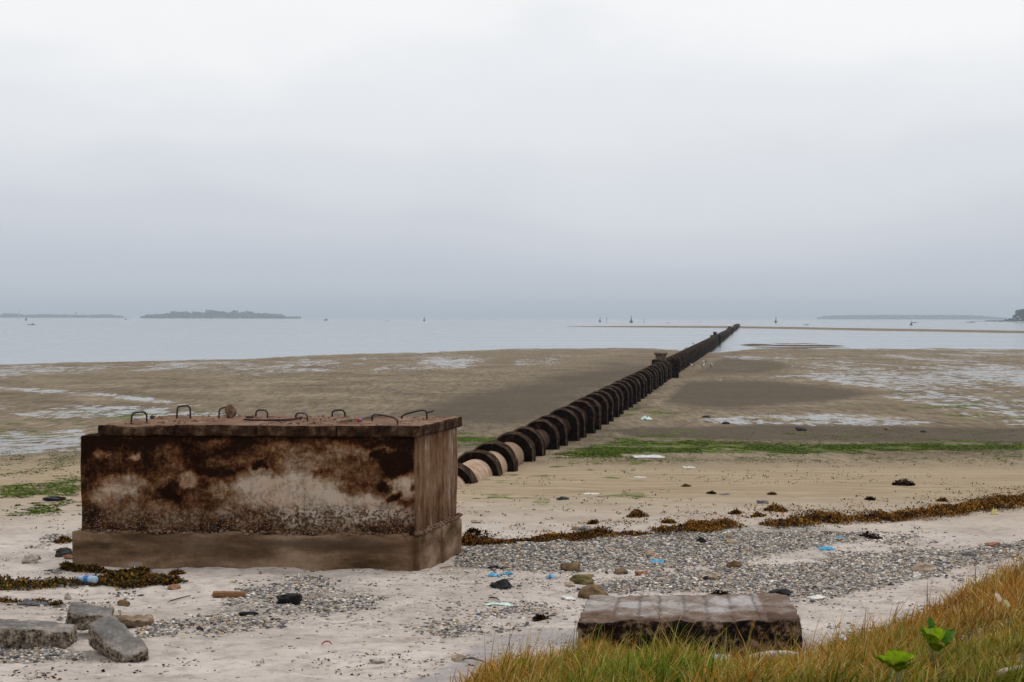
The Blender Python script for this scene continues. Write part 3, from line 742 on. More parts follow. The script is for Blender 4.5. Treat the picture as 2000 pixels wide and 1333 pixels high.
def can(name, p, L, R_, yaw, mats, label, cat):
    bm = bmesh.new(); Mx = Matrix.Rotation(yaw, 4, 'Z') @ Matrix.Rotation(math.pi / 2, 4, 'Y')
    lathe(bm, [(R_ * .82, -L / 2), (R_, -L / 2 + .006), (R_, -.005)], 14, 0, Mx); lathe(bm, [(R_, -.005), (R_, L / 2 - .006), (R_ * .8, L / 2)], 14, 1, Mx)
    return tag(bm_obj(name, bm, mats, smooth=True, loc=p + Vector((0, 0, R_))), label, cat)
can('drink_can', lidp(702, 825), .075, .024, 1.2, [plain('red_tin', (.35, .03, .02), .4), plain('blue_tin', (.06, .12, .32), .4)], 'small red and blue can lying on the lid beside the stick', 'can')

# ------------------------------------------------------------------ outfall pipeline
TANX = 466.0 / F; LAT = -5.72; AX = .99; D2 = .55
axis = Vector((TANX, 1, 0)).normalized(); latd = Vector((axis.y, -axis.x, 0))
def pp(Z): return Vector((TANX * Z + LAT, Z, AX))
def ringmesh(bm, Z0, prof, seg=40, mats=None):
    """prof: list of (r, s) with s metres along the axis from depth Z0; open lathe about the axis, ends closed if r small"""
    c0 = pp(Z0); rings = []
    for r_, s in prof:
        c = c0 + axis * s
        rings.append([bm.verts.new(c + latd * (r_ * math.cos(2 * math.pi * k / seg)) + Vector((0, 0, r_ * math.sin(2 * math.pi * k / seg)))) for k in range(seg)])
    for i in range(len(rings) - 1):
        for k in range(seg):
            f = bm.faces.new((rings[i][k], rings[i + 1][k], rings[i + 1][(k + 1) % seg], rings[i][(k + 1) % seg]))
            if mats: f.material_index = mats[i]
k = NT('collar_face')
n = k.noise(7, 6, .65)
M_face = k.fin(k.ramp(n, [(.38, (.0025, .0016, .0012)), (.55, (.009, .0045, .0026)), (.75, (.055, .022, .010))]), 1.0, k.bump(k.noise(40, 6, .7), .015), .0)
k = NT('collar_rim')
n = k.noise(6, 6, .65); n2 = k.noise(35, 6, .7)
ge = k.n('ShaderNodeNewGeometry'); sz = k.n('ShaderNodeSeparateXYZ'); k.l(ge.outputs['Position'], sz.inputs[0])
base = k.ramp(n, [(.32, (.010, .006, .004)), (.5, (.034, .019, .011)), (.64, (.10, .065, .042)), (.8, (.24, .185, .14))])
weed = k.ramp(n, [(.35, (.003, .002, .0014)), (.58, (.012, .0065, .004)), (.8, (.05, .028, .016))])
hgt = k.ramp(k.math('ADD', k.math('MULTIPLY', sz.outputs['Z'], .5), k.math('MULTIPLY', k.math('SUBTRACT', n, .5), .35)), [(.42, 1.), (.66, 0.)])
far_ = k.ramp(k.math('DIVIDE', sz.outputs['Y'], 100.), [(.36, 0.), (.50, 1.)])
col = k.mix(k.math('MULTIPLY', hgt, k.math('ADD', k.math('MULTIPLY', far_, .9), .1)), base, weed)
col = k.mix(.5, col, k.ramp(n2, [(.3, .5), (.7, 1.4)]), 'MULTIPLY')
M_rim = k.fin(col, 1.0, k.bump(n2, .015), .0)
M_edge = stone('worn_collar_edge', [(.010, .006, .004), (.038, .024, .015), (.12, .085, .06)], 7, .9, .01, 40)
k = NT('pipe_barrel')
n = k.noise(5, 6, .62); n2 = k.noise(40, 6, .7)
ge = k.n('ShaderNodeNewGeometry'); sz = k.n('ShaderNodeSeparateXYZ'); k.l(ge.outputs['Position'], sz.inputs[0])
pale = k.ramp(n, [(.3, (.24, .155, .105)), (.5, (.36, .25, .18)), (.7, (.46, .36, .29))])
weed = k.ramp(n, [(.35, (.007, .004, .0025)), (.6, (.020, .010, .0055)), (.8, (.06, .033, .018))])
far_ = k.ramp(k.math('ADD', k.math('DIVIDE', sz.outputs['Y'], 100.), k.math('MULTIPLY', k.math('SUBTRACT', n, .5), .1)), [(.355, 0.), (.385, .45), (.45, 1.)])
col = k.mix(far_, pale, weed)
col = k.mix(.5, col, k.ramp(n2, [(.3, .65), (.7, 1.3)]), 'MULTIPLY')
M_barrel = k.fin(col, .98, k.bump(n2, .003), .02)
M_joint = stone('joint_mortar', [(.26, .19, .13), (.42, .33, .25), (.55, .47, .38)], 9, .9, .006, 50)
M_jointdark = stone('joint_mortar_dark', [(.02, .013, .009), (.05, .032, .02), (.12, .085, .06)], 9, .9, .006, 50)
PIPE_Z0, PIPE_Z1 = 19.0, 728.0
pipeline = empty('outfall_pipeline', pp(30) - Vector((0, 0, .55)))
tag(pipeline, 'long dark collared concrete pipe running straight out over the tidal flat into the sea', 'pipeline')
bm = bmesh.new()
cosx = axis.y
prof = [(.365, 0), (.365, 20.0), (.30, 20.2)]; s_ = 20.2
Ltot = (PIPE_Z1 - PIPE_Z0) / cosx
while s_ < Ltot:
    s_ = min(Ltot, s_ + 6.0); prof.append((.30, s_))
ringmesh(bm, PIPE_Z0, prof, 32)
under(bm_obj('barrel', bm, M_barrel, None, True), pipeline)
T = .46; PER = 5.13
cz = []; jz = []
zA = 31.5 - T - 2 * PER
while zA < PIPE_Z1 - 3:
    for dz_, odd in ((0, 1), (3.05, 0)):
        cz.append(zA + dz_)
        if odd: jz.append(zA + dz_)
    zA += PER
def collar_prof(jit):
    r = .525 + jit
    return [(.2, 0.0), (r - .035, 0.0), (r, .035), (r + .003, T * .5), (r, T - .035), (r - .035, T), (.2, T)], [0, 2, 1, 1, 2, 0]
def archmesh(bm, Z0, prof, seg=32, mats=None, legz=-.45):
    """upright arch: round head above the axis, straight legs down into the sand"""
    c0 = pp(Z0); up_ = .025; loops = []
    for r_, s in prof:
        c = c0 + axis * s
        pts_ = [c + latd * r_ + Vector((0, 0, legz - AX))] + [c + latd * r_ + Vector((0, 0, f * (legz - AX))) for f in (.7, .45, .2)]
        pts_ += [c + latd * (r_ * math.cos(math.pi * k / seg)) + Vector((0, 0, up_ + r_ * math.sin(math.pi * k / seg))) for k in range(seg + 1)]
        pts_ += [c - latd * r_ + Vector((0, 0, f * (legz - AX))) for f in (.2, .45, .7, 1.0)]
        loops.append([bm.verts.new(p) for p in pts_])
    for i in range(len(loops) - 1):
        for k in range(len(loops[i]) - 1):
            f = bm.faces.new((loops[i][k], loops[i + 1][k], loops[i + 1][k + 1], loops[i][k + 1]))
            if mats: f.material_index = mats[i]
    for lp, rev in ((loops[0], False), (loops[-1], True)):
        n = len(lp)
        for k in range(n // 2):
            q_ = (lp[k], lp[k + 1], lp[n - 2 - k], lp[n - 1 - k])
            if len(set(q_)) == 4: bm.faces.new(q_ if not rev else q_[::-1])
            elif len(set(q_)) == 3: bm.faces.new(tuple(dict.fromkeys(q_)))
def rough_ring(bm, seed, amp=.012):
    for v in bm.verts:
        n = mnoise.turbulence_vector(v.co * 3.0 + Vector((seed, 0, 0)), 3, False); v.co += n * amp
near_c = [z for z in cz if z > 30][:100]; rest_c = [z for z in cz if z > 30][100:]
for i, z in enumerate(near_c):
    bm = bmesh.new(); pr, mm = collar_prof(random.uniform(-.012, .012)); archmesh(bm, z, pr, 36 if i < 30 else 20, mm)
    rough_ring(bm, i * 3.7, .017 if i < 60 else .014)
    o = bm_obj('collar', bm, [M_face, M_rim, M_edge], None, False)
    under(o, pipeline)
bm = bmesh.new()
for i, z in enumerate(rest_c):
    pr, mm = collar_prof(random.uniform(-.02, .02)); archmesh(bm, z, pr, 14, mm)
tag(under(bm_obj('distant_collars', bm, [M_face, M_rim, M_edge], None, False), pipeline), kind='stuff')
for i, z in enumerate([z for z in jz if z > 30][:14]):
    bm = bmesh.new(); ringmesh(bm, z + T * cosx * .98, [(.34, 0), (.44, 0.0), (.44, .22), (.42, .26), (.34, .26)], 40)
    rough_ring(bm, i + 50, .008)
    under(bm_obj('joint_ring', bm, M_joint if i < 2 else M_jointdark, None, True), pipeline)
# access chambers along the pipe
M_shaft = stone('shaft_concrete', [(.05, .03, .02), (.11, .07, .045), (.22, .16, .11)], 5, .9, .02, 20)
M_shaftdark = stone('shaft_concrete_dark', [(.003, .002, .0015), (.008, .005, .0035), (.03, .018, .011)], 5, 1.0, .02, 20, spec=0.0)
def pquad(Z, l0, l1, s0, s1):
    c = pp(Z); f = lambda l, s: (c + latd * l + axis * s)
    return [f(l0, s0), f(l1, s0), f(l1, s1), f(l0, s1)]
def shaft(Z, w, h, blockw, zt, lat=0.0, mat=M_shaft):
    if blockw:
        under(block('junction_block', pquad(Z, -blockw / 2 , blockw / 2, -.9, .9), -.2, zt, M_shaftdark, None, .16, .04, .03, 2, int(Z)), pipeline)
    c = pp(Z); z0 = zt - .05; b = w / 2
    sh = block('access_shaft', pquad(Z, lat - b * .86, lat + b * .86, -b, b), z0, z0 + h, mat, None, .08, .02, .02, 3, int(Z) + 1)
    under(sh, pipeline)
    rm = block('shaft_rim', pquad(Z, lat - b * 1.1, lat + b * 1.1, -b * 1.2, b * 1.2), z0 + h * .78, z0 + h + .03, M_shaft, None, .08, .02, .02, 3, int(Z) + 2)
    rm.parent = sh; rm.matrix_parent_inverse = Matrix.Translation(-Vector(sh.location))
shaft(110, .80, .50, 1.75, 1.50, -.3)
shaft(268, .62, .55, 1.7, 1.52, -.1, M_shaftdark)
shaft(450, .8, .55, 1.7, 1.5, -.1, M_shaftdark)
shaft(590, .8, .6, 1.8, 1.5, 0, M_shaftdark)
under(block('outfall_head', pquad(729, -.95, .95, -2, 2.2), -.3, 1.75, M_shaftdark, None, .3, .06, .05, 1.5, 77), pipeline)

# ------------------------------------------------------------------ grooved slab in the grass
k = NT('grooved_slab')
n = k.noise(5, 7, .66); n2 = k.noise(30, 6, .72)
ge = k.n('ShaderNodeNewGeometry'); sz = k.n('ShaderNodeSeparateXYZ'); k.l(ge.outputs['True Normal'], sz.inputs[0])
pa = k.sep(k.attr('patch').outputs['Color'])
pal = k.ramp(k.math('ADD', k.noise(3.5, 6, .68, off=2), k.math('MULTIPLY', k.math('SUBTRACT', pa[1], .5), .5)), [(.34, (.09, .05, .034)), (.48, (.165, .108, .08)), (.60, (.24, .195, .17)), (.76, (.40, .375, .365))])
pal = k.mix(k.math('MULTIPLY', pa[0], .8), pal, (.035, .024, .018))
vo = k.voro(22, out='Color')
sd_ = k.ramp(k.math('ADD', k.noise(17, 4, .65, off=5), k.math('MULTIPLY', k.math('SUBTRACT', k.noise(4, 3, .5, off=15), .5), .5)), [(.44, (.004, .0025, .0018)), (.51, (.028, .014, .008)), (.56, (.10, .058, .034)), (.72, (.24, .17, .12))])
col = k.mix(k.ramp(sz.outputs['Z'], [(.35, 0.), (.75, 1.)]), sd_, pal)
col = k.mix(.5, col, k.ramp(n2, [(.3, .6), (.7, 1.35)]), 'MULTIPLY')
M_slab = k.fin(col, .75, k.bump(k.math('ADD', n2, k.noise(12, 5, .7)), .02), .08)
SZT = 2.04
SQ = [P(1130, 1216, SZT), P(1565, 1212, SZT), P(1535, 1160, SZT), P(1150, 1163, SZT)]
def slab_patch(W, V):
    u = (V[:, 0] + 1) / 2; v = (V[:, 1] + 1) / 2
    g = np.zeros(len(u))
    for gx in (.155, .265, .36, .48, .585, .70, .82): g = np.maximum(g, np.exp(-((u - gx) / .0075) ** 2) * (.45 + .55 * vn(v * 6, u * 0 + gx * 90, 4)))
    g = np.maximum(g, (v < .05) * .6); g = np.maximum(g, (np.abs(v - .12) < .02) * (vn(u * 30, v * 3, 7) > .5) * .4)
    painted_sheen = .42 + .45 * np.sin(np.clip((v - .15) * 3.3, 0, 3.14)) - .25 * (u > .85)  # whitish sheen over the middle of the top, painted into the slab colour
    return np.column_stack([g, painted_sheen, u * 0])
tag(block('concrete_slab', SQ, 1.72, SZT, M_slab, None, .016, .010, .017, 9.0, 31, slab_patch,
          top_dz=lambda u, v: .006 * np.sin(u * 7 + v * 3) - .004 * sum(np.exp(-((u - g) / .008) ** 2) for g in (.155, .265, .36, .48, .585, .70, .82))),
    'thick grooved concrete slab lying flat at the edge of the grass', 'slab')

# ------------------------------------------------------------------ concrete rubble, bottom left
k = NT('rubble_concrete')
ge = k.n('ShaderNodeNewGeometry'); sz = k.n('ShaderNodeSeparateXYZ'); k.l(ge.outputs['True Normal'], sz.inputs[0])
n = k.noise(6, 6, .65); n2 = k.noise(45, 6, .72)
smooth_c = k.ramp(n, [(.32, (.10, .093, .088)), (.5, (.19, .178, .168)), (.66, (.36, .31, .27))])
agg = k.ramp(k.noise(26, 6, .75, off=4), [(.40, (.02, .016, .013)), (.47, (.12, .095, .07)), (.54, (.25, .20, .15)), (.64, (.46, .40, .33))])
col = k.mix(k.ramp(sz.outputs['Z'], [(.45, 0.), (.8, 1.)]), agg, smooth_c)
M_rub = k.fin(k.mix(.4, col, k.ramp(n2, [(.3, .6), (.7, 1.35)]), 'MULTIPLY'), .93, k.bump(k.math('ADD', n2, k.noise(20, 5, .7)), .02), .15)
def rubble(name, p, size, rot, seed, label, mat=M_rub, taper=(1, 1), shear=0.0, amp=.03):
    V, Q = cube_surface(*[max(4, int(s / .028)) for s in size])
    h = np.array(size) / 2; W = V * h
    inner = np.clip(W, -(h - .025), h - .025); dv = W - inner; ln = np.linalg.norm(dv, axis=1); ok = ln > 1e-9
    W[ok] = inner[ok] + dv[ok] / ln[ok][:, None] * np.minimum(ln[ok], .025)[:, None]
    W[:, 1] *= 1 + (taper[0] - 1) * (V[:, 0] + 1) / 2; W[:, 2] *= 1 + (taper[1] - 1) * (V[:, 0] + 1) / 2
    W[:, 0] += shear * W[:, 1]
    W = W + vnoise3(W, 5.0, seed) * amp * (1 - .65 * (V[:, 2] > .95))[:, None] + vnoise3(W, 17.0, seed + 3) * amp * .35
    o = np_mesh(name, W, [Q], mat, loc=p); o.rotation_euler = rot
    return tag(o, label, 'rubble', 'broken concrete at the lower left')
def at(px, py, dz): 
    p = G(px, py); p.z += dz; return p
rubble('concrete_rubble', at(45, 1262, .075), (.78, .34, .22), (math.radians(2), math.radians(3), .05), 2, 'long low grey concrete block at the left edge, half out of the picture', taper=(.9, .8))
rubble('concrete_rubble', at(176, 1240, .14), (.36, .26, .16), (math.radians(12), math.radians(8), .1), 4, 'dark grey concrete block wedged behind the tilted one', taper=(.9, .9))
rubble('concrete_rubble', at(232, 1282, .08), (.62, .24, .21), (math.radians(16), math.radians(15), -.86), 6, 'tilted grey concrete block leaning nearest the camera in the rubble heap', taper=(.85, .75))
rubble('concrete_rubble', at(248, 1226, .03), (.42, .22, .13), (0, math.radians(-2), .06), 9, 'brown-topped low concrete block at the back right of the rubble heap', mat=stone('brown_concrete', [(.05, .036, .024), (.2, .13, .08), (.36, .27, .19)], 9, .93, .02, 30), taper=(.8, .7), amp=.06)

# ------------------------------------------------------------------ single stones and lumps
ST = [ # px, py(base), width px, height ratio, material, label, category
    (562, 1180, 46, .42, M_black, 'large black lump on the gravel in front of the chamber', 'lump'),
    (483, 1204, 30, .3, M_black, 'smaller flat black lump on the sand left of the large black one', 'lump'),
    (120, 1088, 34, .42, M_dark, 'dark grey boulder at the left foot of the chamber', 'boulder'),
    (58, 1101, 30, .5, M_pale, 'pale crumbly rubble lump left of the dark boulder', 'rubble'),
    (132, 1092, 20, .3, M_red, 'small orange-red stone touching the dark boulder', 'stone'),
    (102, 979, 34, .25, M_dark, 'flat black rock among green algae left of the chamber', 'rock'),
    (1140, 1143, 40, .4, M_olive, 'olive-brown wedge stone on the sand behind the grooved slab', 'stone'),
    (1112, 1146, 16, .45, M_tan, 'small pinkish stone touching the olive-brown wedge', 'stone'),
    (1115, 1117, 32, .5, M_brown, 'rough brown spongy lump on the gravel behind the small bottle', 'lump'),
    (980, 1151, 34, .5, M_dark, 'dark brown stone with a pale underside right of the chamber corner', 'stone'),
    (1433, 1110, 22, .55, M_brown, 'rounded brown stone on the sand strip behind the slab', 'stone'),
    (1213, 1121, 24, .35, M_brown, 'flat brown stone, left one of a pair on the sand strip', 'stone'),
    (1253, 1124, 22, .4, M_red, 'reddish stone, right one of a pair on the sand strip', 'stone'),
    (1380, 1134, 13, .6, M_dark, 'small black pebble touching a tan stone behind the slab', 'stone'),
    (1397, 1134, 22, .5, M_tan, 'tan rounded stone beside a black pebble behind the slab', 'stone'),
    (1271, 1088, 17, .7, M_tan, 'upright tan stone in the gravel left of blue plastic', 'stone'),
    (1370, 1062, 18, .6, M_black, 'black stone under the weed line on the gravel', 'stone'),
    (1426, 1064, 20, .45, M_tan, 'flat tan stone under a smaller tan stone', 'stone'),
    (1806, 1118, 40, .38, M_tan, 'long tan stone on the gravel above the grass', 'stone'),
    (1792, 1131, 15, .7, M_white, 'white stone between the long tan stone and the grass', 'stone'),
    (1893, 1087, 26, .35, M_grey, 'flat grey stone near the grass at the right', 'stone'),
    (1942, 1068, 28, .25, M_red, 'flat reddish stone on pale sand at the right edge', 'stone'),
    (1966, 1072, 20, .35, M_grey, 'grey stone touching the flat reddish one', 'stone'),
    (240, 1184, 18, .65, M_brown, 'orange-brown lump alone on the sand above the rubble heap', 'lump'),
    (338, 1152, 20, .5, M_red, 'pinkish stone at the right end of the left weed pile', 'stone'),
    (1158, 1168, 46, .45, M_brown, 'large dark brown lump at the back left corner of the slab', 'lump'),
    (1110, 1172, 24, .3, M_white, 'pale green-white foam lump left of the slab', 'foam'),
    (1527, 1165, 36, .35, M_black, 'black weedy lump at the back right corner of the slab', 'lump'),
    (1595, 1172, 30, .25, M_white, 'white flat shell on the sand right of the slab', 'shell'),
    (132, 1172, 12, .9, M_pale, 'small square pale stone on the sand at the lower left', 'stone'),
    (1565, 842, 30, .3, M_dark, 'dark flat rock beside the white pool beyond the algae', 'rock'),
    (1418, 829, 20, .3, M_dark, 'small dark rock at the left end of the white pool', 'rock'),
    (1735, 840, 20, .25, M_brown, 'low brown rock behind the green algae band', 'rock'),
    (1805, 845, 14, .35, M_dark, 'small black rock right of the low brown rock', 'rock'),
    (1380, 816, 22, .22, M_dark, 'flat dark rock in the middle of the pool edge', 'rock'),
    (390, 1233, 12, .6, M_dark, 'small dark stone in gravel right of the rubble heap', 'stone'),
    (1080, 1312, 20, .6, M_pale, 'pale stone on the grey sand next to the grass', 'stone'),
    (895, 1293, 24, .5, M_tan, 'orange-tan stone on grey sand left of the grass', 'stone'),
    (735, 1296, 26, .25, M_pale, 'flat pale stone on the sand at the bottom middle', 'stone'),
    (1100, 977, 20, .25, M_dark, 'low dark stone on damp sand below the pipe', 'stone'),
    (1490, 984, 20, .3, M_grey, 'grey flat stone on damp sand above the weed line', 'stone'),
    (1142, 1038, 22, .35, M_grey, 'grey rounded stone in front of the weed line', 'stone'),
    (1125, 1036, 12, .7, M_tan, 'tan upright stone beside the grey rounded stone', 'stone'),
    (930, 1022, 20, .3, M_tan, 'tan low stone beside the chamber on damp sand', 'stone'),
]
for i, (px, py, w, hr, m, lab, cat) in enumerate(ST):
    p = G(px, py); W = w / ppm(p); W *= 1.12 if py > 870 else .8
    p.y += W * .25
    p.z = gz(p.x, p.y)
    nm = cat if cat in ('boulder', 'rubble', 'rock', 'shell', 'foam', 'lump', 'stone') else 'stone'
    o = rock(nm, p, (W, W * random.uniform(.6, .85), W * hr * 1.2), m, i * 1.7 + 2, amp=.55, sink=.22, rz=random.uniform(-.3, .3), nsc=1.1)
    tag(o, lab, cat)
p = G(1425, 1057); p.z = gz(p.x, p.y) + .06
tag(rock('stone', p, (.085, .07, .07), M_tan, 44), 'smaller tan stone resting on top of a flat tan stone', 'stone')

# ------------------------------------------------------------------ pebbles
def scatter_px(n, polys, seed, bias=0.0):
    """points on the ground inside pixel polygons, uniform in the plan"""
    rg_ = np.random.default_rng(seed); out = []
    tot = 0
    while tot < n:
        y = rg_.uniform(10.5, 22, 40000); x = rg_.uniform(-6, 7, 40000)
        z = ground(x, y); px, py = to_px(x, y, z)
        m = np.zeros(len(x))
        for poly, soft, w in polys: m = np.maximum(m, polymask(px, py, poly, soft) * w)
        pr = sst(m + 2.2 * fbm(x / .55, y / .8, 91, 5, .6), .2 + bias, 1.0 + bias)
        keep = (rg_.uniform(0, 1, len(x)) < pr) & (px > -40) & (px < 2040)
        q = np.column_stack([x, y, z])[keep]; out.append(q); tot += len(q)
    return np.concatenate(out)[:n]
PEB = np.array([(.05, .05, .053), (.09, .09, .095), (.14, .14, .145), (.19, .18, .17), (.27, .24, .21), (.42, .37, .31), (.62, .57, .51), (.28, .18, .11), (.40, .26, .14), (.07, .05, .04)])
PW = np.array([.13, .10, .10, .13, .16, .16, .13, .04, .07, .03])
pts = scatter_px(76000, GRAVEL, 5, .04)
rg_ = np.random.default_rng(11)
pc = PEB[rg_.choice(len(PEB), len(pts), p=PW / PW.sum())] * rg_.uniform(.8, 1.2, (len(pts), 1))
M_peb = attrmat('pebble', .75, .3, .2, 80)
pts[:, 2] += .004
tag(crumbs('beach_gravel', pts, .0035, .025, M_peb, pc, 3, .7), 'grey and white gravel lying in bands across the beach', 'gravel', kind='stuff')
pts = np.concatenate([scatter_px(3800, [([(-60, 1120), (2060, 1040), (2060, 1340), (-60, 1340)], 10, 1.0)], 8, -.1),
    scatter_px(9000, [([(600, 1150), (880, 1095), (1700, 1030), (1900, 1060), (1650, 1200), (1120, 1215), (900, 1270), (640, 1240)], 60, .75)], 18, .0)])
pc = PEB[rg_.choice(len(PEB), len(pts), p=PW / PW.sum())]
tag(crumbs('scattered_pebbles', pts, .004, .022, M_peb, pc, 6, .6), 'loose pebbles and shell bits strewn over the pale sand', 'pebbles', kind='stuff')

# ------------------------------------------------------------------ seaweed and algae
def fronds(pts, size, cols, seed, hgt=None):
    rg_ = np.random.default_rng(seed); n = len(pts)
    L = rg_.uniform(.6, 1.4, n) * size; w = L * rg_.uniform(.18, .4, n)
    th = rg_.uniform(0, 6.28, n); el = rg_.uniform(-.3, .9, n) * (hgt if hgt else 1)
    d = np.column_stack([np.cos(th) * np.cos(el), np.sin(th) * np.cos(el), np.sin(el)])
    sdv = np.column_stack([-np.sin(th), np.cos(th), rg_.uniform(-.8, .8, n)])
    up = np.column_stack([np.zeros(n), np.zeros(n), L * rg_.uniform(-.35, .35, n)])
    a = pts; m = pts + d * L[:, None] * .5 + up; e = pts + d * L[:, None]
    s = sdv * w[:, None]
    V = np.stack([a - s * .4, a + s * .4, m + s, m - s, e + s * .4, e - s * .4], 1).reshape(-1, 3)
    i = np.arange(n)[:, None] * 6
    Q = np.concatenate([i + np.array([[0, 1, 2, 3]]), i + np.array([[3, 2, 4, 5]])])
    ci = cols[rg_.choice(len(cols), n)] * rg_.uniform(.6, 1.3, (n, 1))
    return V, Q, np.repeat(ci, 6, 0)
WEED = np.array([(.02, .008, .002), (.07, .026, .003), (.15, .058, .006), (.22, .095, .010), (.30, .15, .02), (.008, .004, .002)])
WEEDL = np.array([(.03, .016, .005), (.06, .032, .008), (.16, .072, .010), (.06, .06, .01), (.24, .125, .02), (.012, .008, .004)])
ALG = np.array([(.008, .016, .001), (.018, .036, .002), (.035, .065, .003), (.055, .095, .004), (.085, .13, .006), (.13, .165, .015), (.03, .04, .004)])
M_weed = attrmat('seaweed', .8, .06, .35, 40, .15)
M_alg = attrmat('green_algae', .9, .02, .35, 20, .1)
def weed_points(line, wid, n, seed, zmax, thr=0.0):
    """points along a pixel polyline with a width in pixels"""
    rg_ = np.random.default_rng(seed)
    lx = np.array([p[0] for p in line], float); ly = np.array([p[1] for p in line], float)
    pl = [G(a, b) for a, b in line]
    X = np.array([p.x for p in pl]); Y = np.array([p.y for p in pl])
    out = []; tot = 0
    while tot < n:
        x = rg_.uniform(X[0], X[-1], 8000); yc = np.interp(x, X, Y); wv = np.interp(x, X, wid)
        o = rg_.normal(0, 1, 8000) * wv * .5
        y = yc + o
        nn = fbm(x / .55, y / .8, seed, 4, .6); dens = nn + .35 - .25 * np.abs(o / wv)
        kp = dens > thr + rg_.uniform(0, .35, 8000)
        x, y, dn = x[kp], y[kp], dens[kp]
        z = ground(x, y) + rg_.uniform(0, 1, len(x)) * zmax * np.clip(dn * 1.8, 0, 1) * (.35 + 1.3 * vn(x / .3, y / .3, seed + 2))
        out.append(np.column_stack([x, y, z])); tot += len(x)
    return np.concatenate(out)[:n]
pts = weed_points([(890, 1066), (1000, 1060), (1130, 1051), (1300, 1037), (1420, 1027), (1600, 1018), (1800, 1004), (1900, 994), (2060, 976)],
                  np.array([.18, .22, .34, .5, .55, .75, .8, .8, .8]), 48000, 33, .12, .10)
pts = np.concatenate([pts, weed_points([(890, 1056), (1130, 1036), (1420, 1010), (1800, 988), (2060, 962)], np.array([1.2, 1.6, 1.9, 2.2, 2.2]), 2600, 133, .03, .16)])
V, Q, C_ = fronds(pts, .028, WEED, 3)
C_ = C_ * np.repeat(np.clip(.95 + 2.6 * fbm(pts[:, 0] / .35, pts[:, 1] / .35, 99, 3), .25, 1.6), 6)[:, None]
tag(np_mesh('seaweed_wrack', V, [Q], M_weed, col=C_), 'long line of orange-brown seaweed washed up along the gravel', 'seaweed', kind='stuff')
pts = np.concatenate([weed_points([(-60, 1150), (60, 1145), (160, 1140), (260, 1140), (365, 1138)], np.array([.55, .5, .4, .35, .2]), 9000, 35, .10, .10),
                      weed_points([(120, 1112), (200, 1118), (290, 1120)], np.array([.08, .12, .1]), 3500, 36, .13, -.1),
                      weed_points([(-30, 1176), (60, 1178), (120, 1184)], np.array([.12, .12, .08]), 500, 37, .05, .05)])
V, Q, C_ = fronds(pts, .03, WEEDL, 4)
tag(np_mesh('seaweed_pile', V, [Q], M_weed, col=C_), 'dark brown seaweed piled in front of the left end of the chamber', 'seaweed', kind='stuff')
def clump(px, py, wpx, label, cols=WEED, name='seaweed_clump', n=380, hr=.3, mat=M_weed, fs=.028):
    p = G(px, py); W = wpx / ppm(p); rg_ = np.random.default_rng(int(px * 7 + py))
    r = np.sqrt(rg_.uniform(0, 1, n)); th = rg_.uniform(0, 6.28, n)
    x = r * np.cos(th) * W / 2; y = r * np.sin(th) * W * .4
    z = rg_.uniform(0, 1, n) * (1 - r ** 2) * W * hr
    q = np.column_stack([x, y, z]); gzv = ground(q[:, 0] + p.x, q[:, 1] + p.y); q[:, 2] += gzv - p.z
    V, Q, C_ = fronds(q, max(fs, .10 * W), cols, int(px))
    tag(np_mesh(name, V, [Q], mat, col=C_, loc=p), label, 'seaweed', 'loose clumps of weed')
for c in [(1515, 998, 46, 'wide brown weed clump on damp sand above the middle of the weed line'), (1436, 1003, 24, 'small weed clump left of the wide one above the weed line'),
          (1245, 1010, 44, 'flat brown weed clump nearest the pipe side of the weed line'), (1243, 1002, 20, 'small orange weed tuft just behind a flat brown clump'),
          (1158, 1023, 22, 'round orange weed tuft on damp sand right of the chamber'), (1307, 1022, 30, 'weed tuft just above the weed line at its middle'),
          (1480, 1010, 26, 'small weed tuft between the wide clump and the weed line'), (1765, 948, 44, 'lone dark weed clump far back on the damp sand'),
          (1700, 977, 20, 'small dark weed tuft below the lone far clump'), (1840, 980, 22, 'brown weed tuft near the right end above the weed line'),
          (1720, 1004, 26, 'weed tuft close above the weed line at the right'), (1508, 967, 16, 'tiny weed tuft alone on the damp sand'),
          (1390, 965, 16, 'tiny dark weed tuft in the middle of the damp sand'), (935, 1060, 60, 'blackish weed heap beside the right foot of the chamber'),
          (925, 1040, 26, 'small black weed scrap above the heap at the chamber foot'), (125, 1058, 34, 'green-brown weed tuft behind the left foot of the chamber'),
          (1700, 1052, 44, 'dark brown weed mat on the sand below the weed line'), (1405, 1168, 40, 'dark weed scrap along the back edge of the slab'),
          (1055, 1210, 26, 'black weed scrap on the sand left of the slab'), (1340, 951, 16, 'faint weed wisp on the damp sand below the algae band'),
          (345, 1122, 30, 'olive weed tuft against the chamber foot, right of the pile')]:
    clump(*c, cols=WEED if 'dark' not in c[3] and 'black' not in c[3] else np.vstack([WEED[:2], WEED[5:], WEED[5:]]))
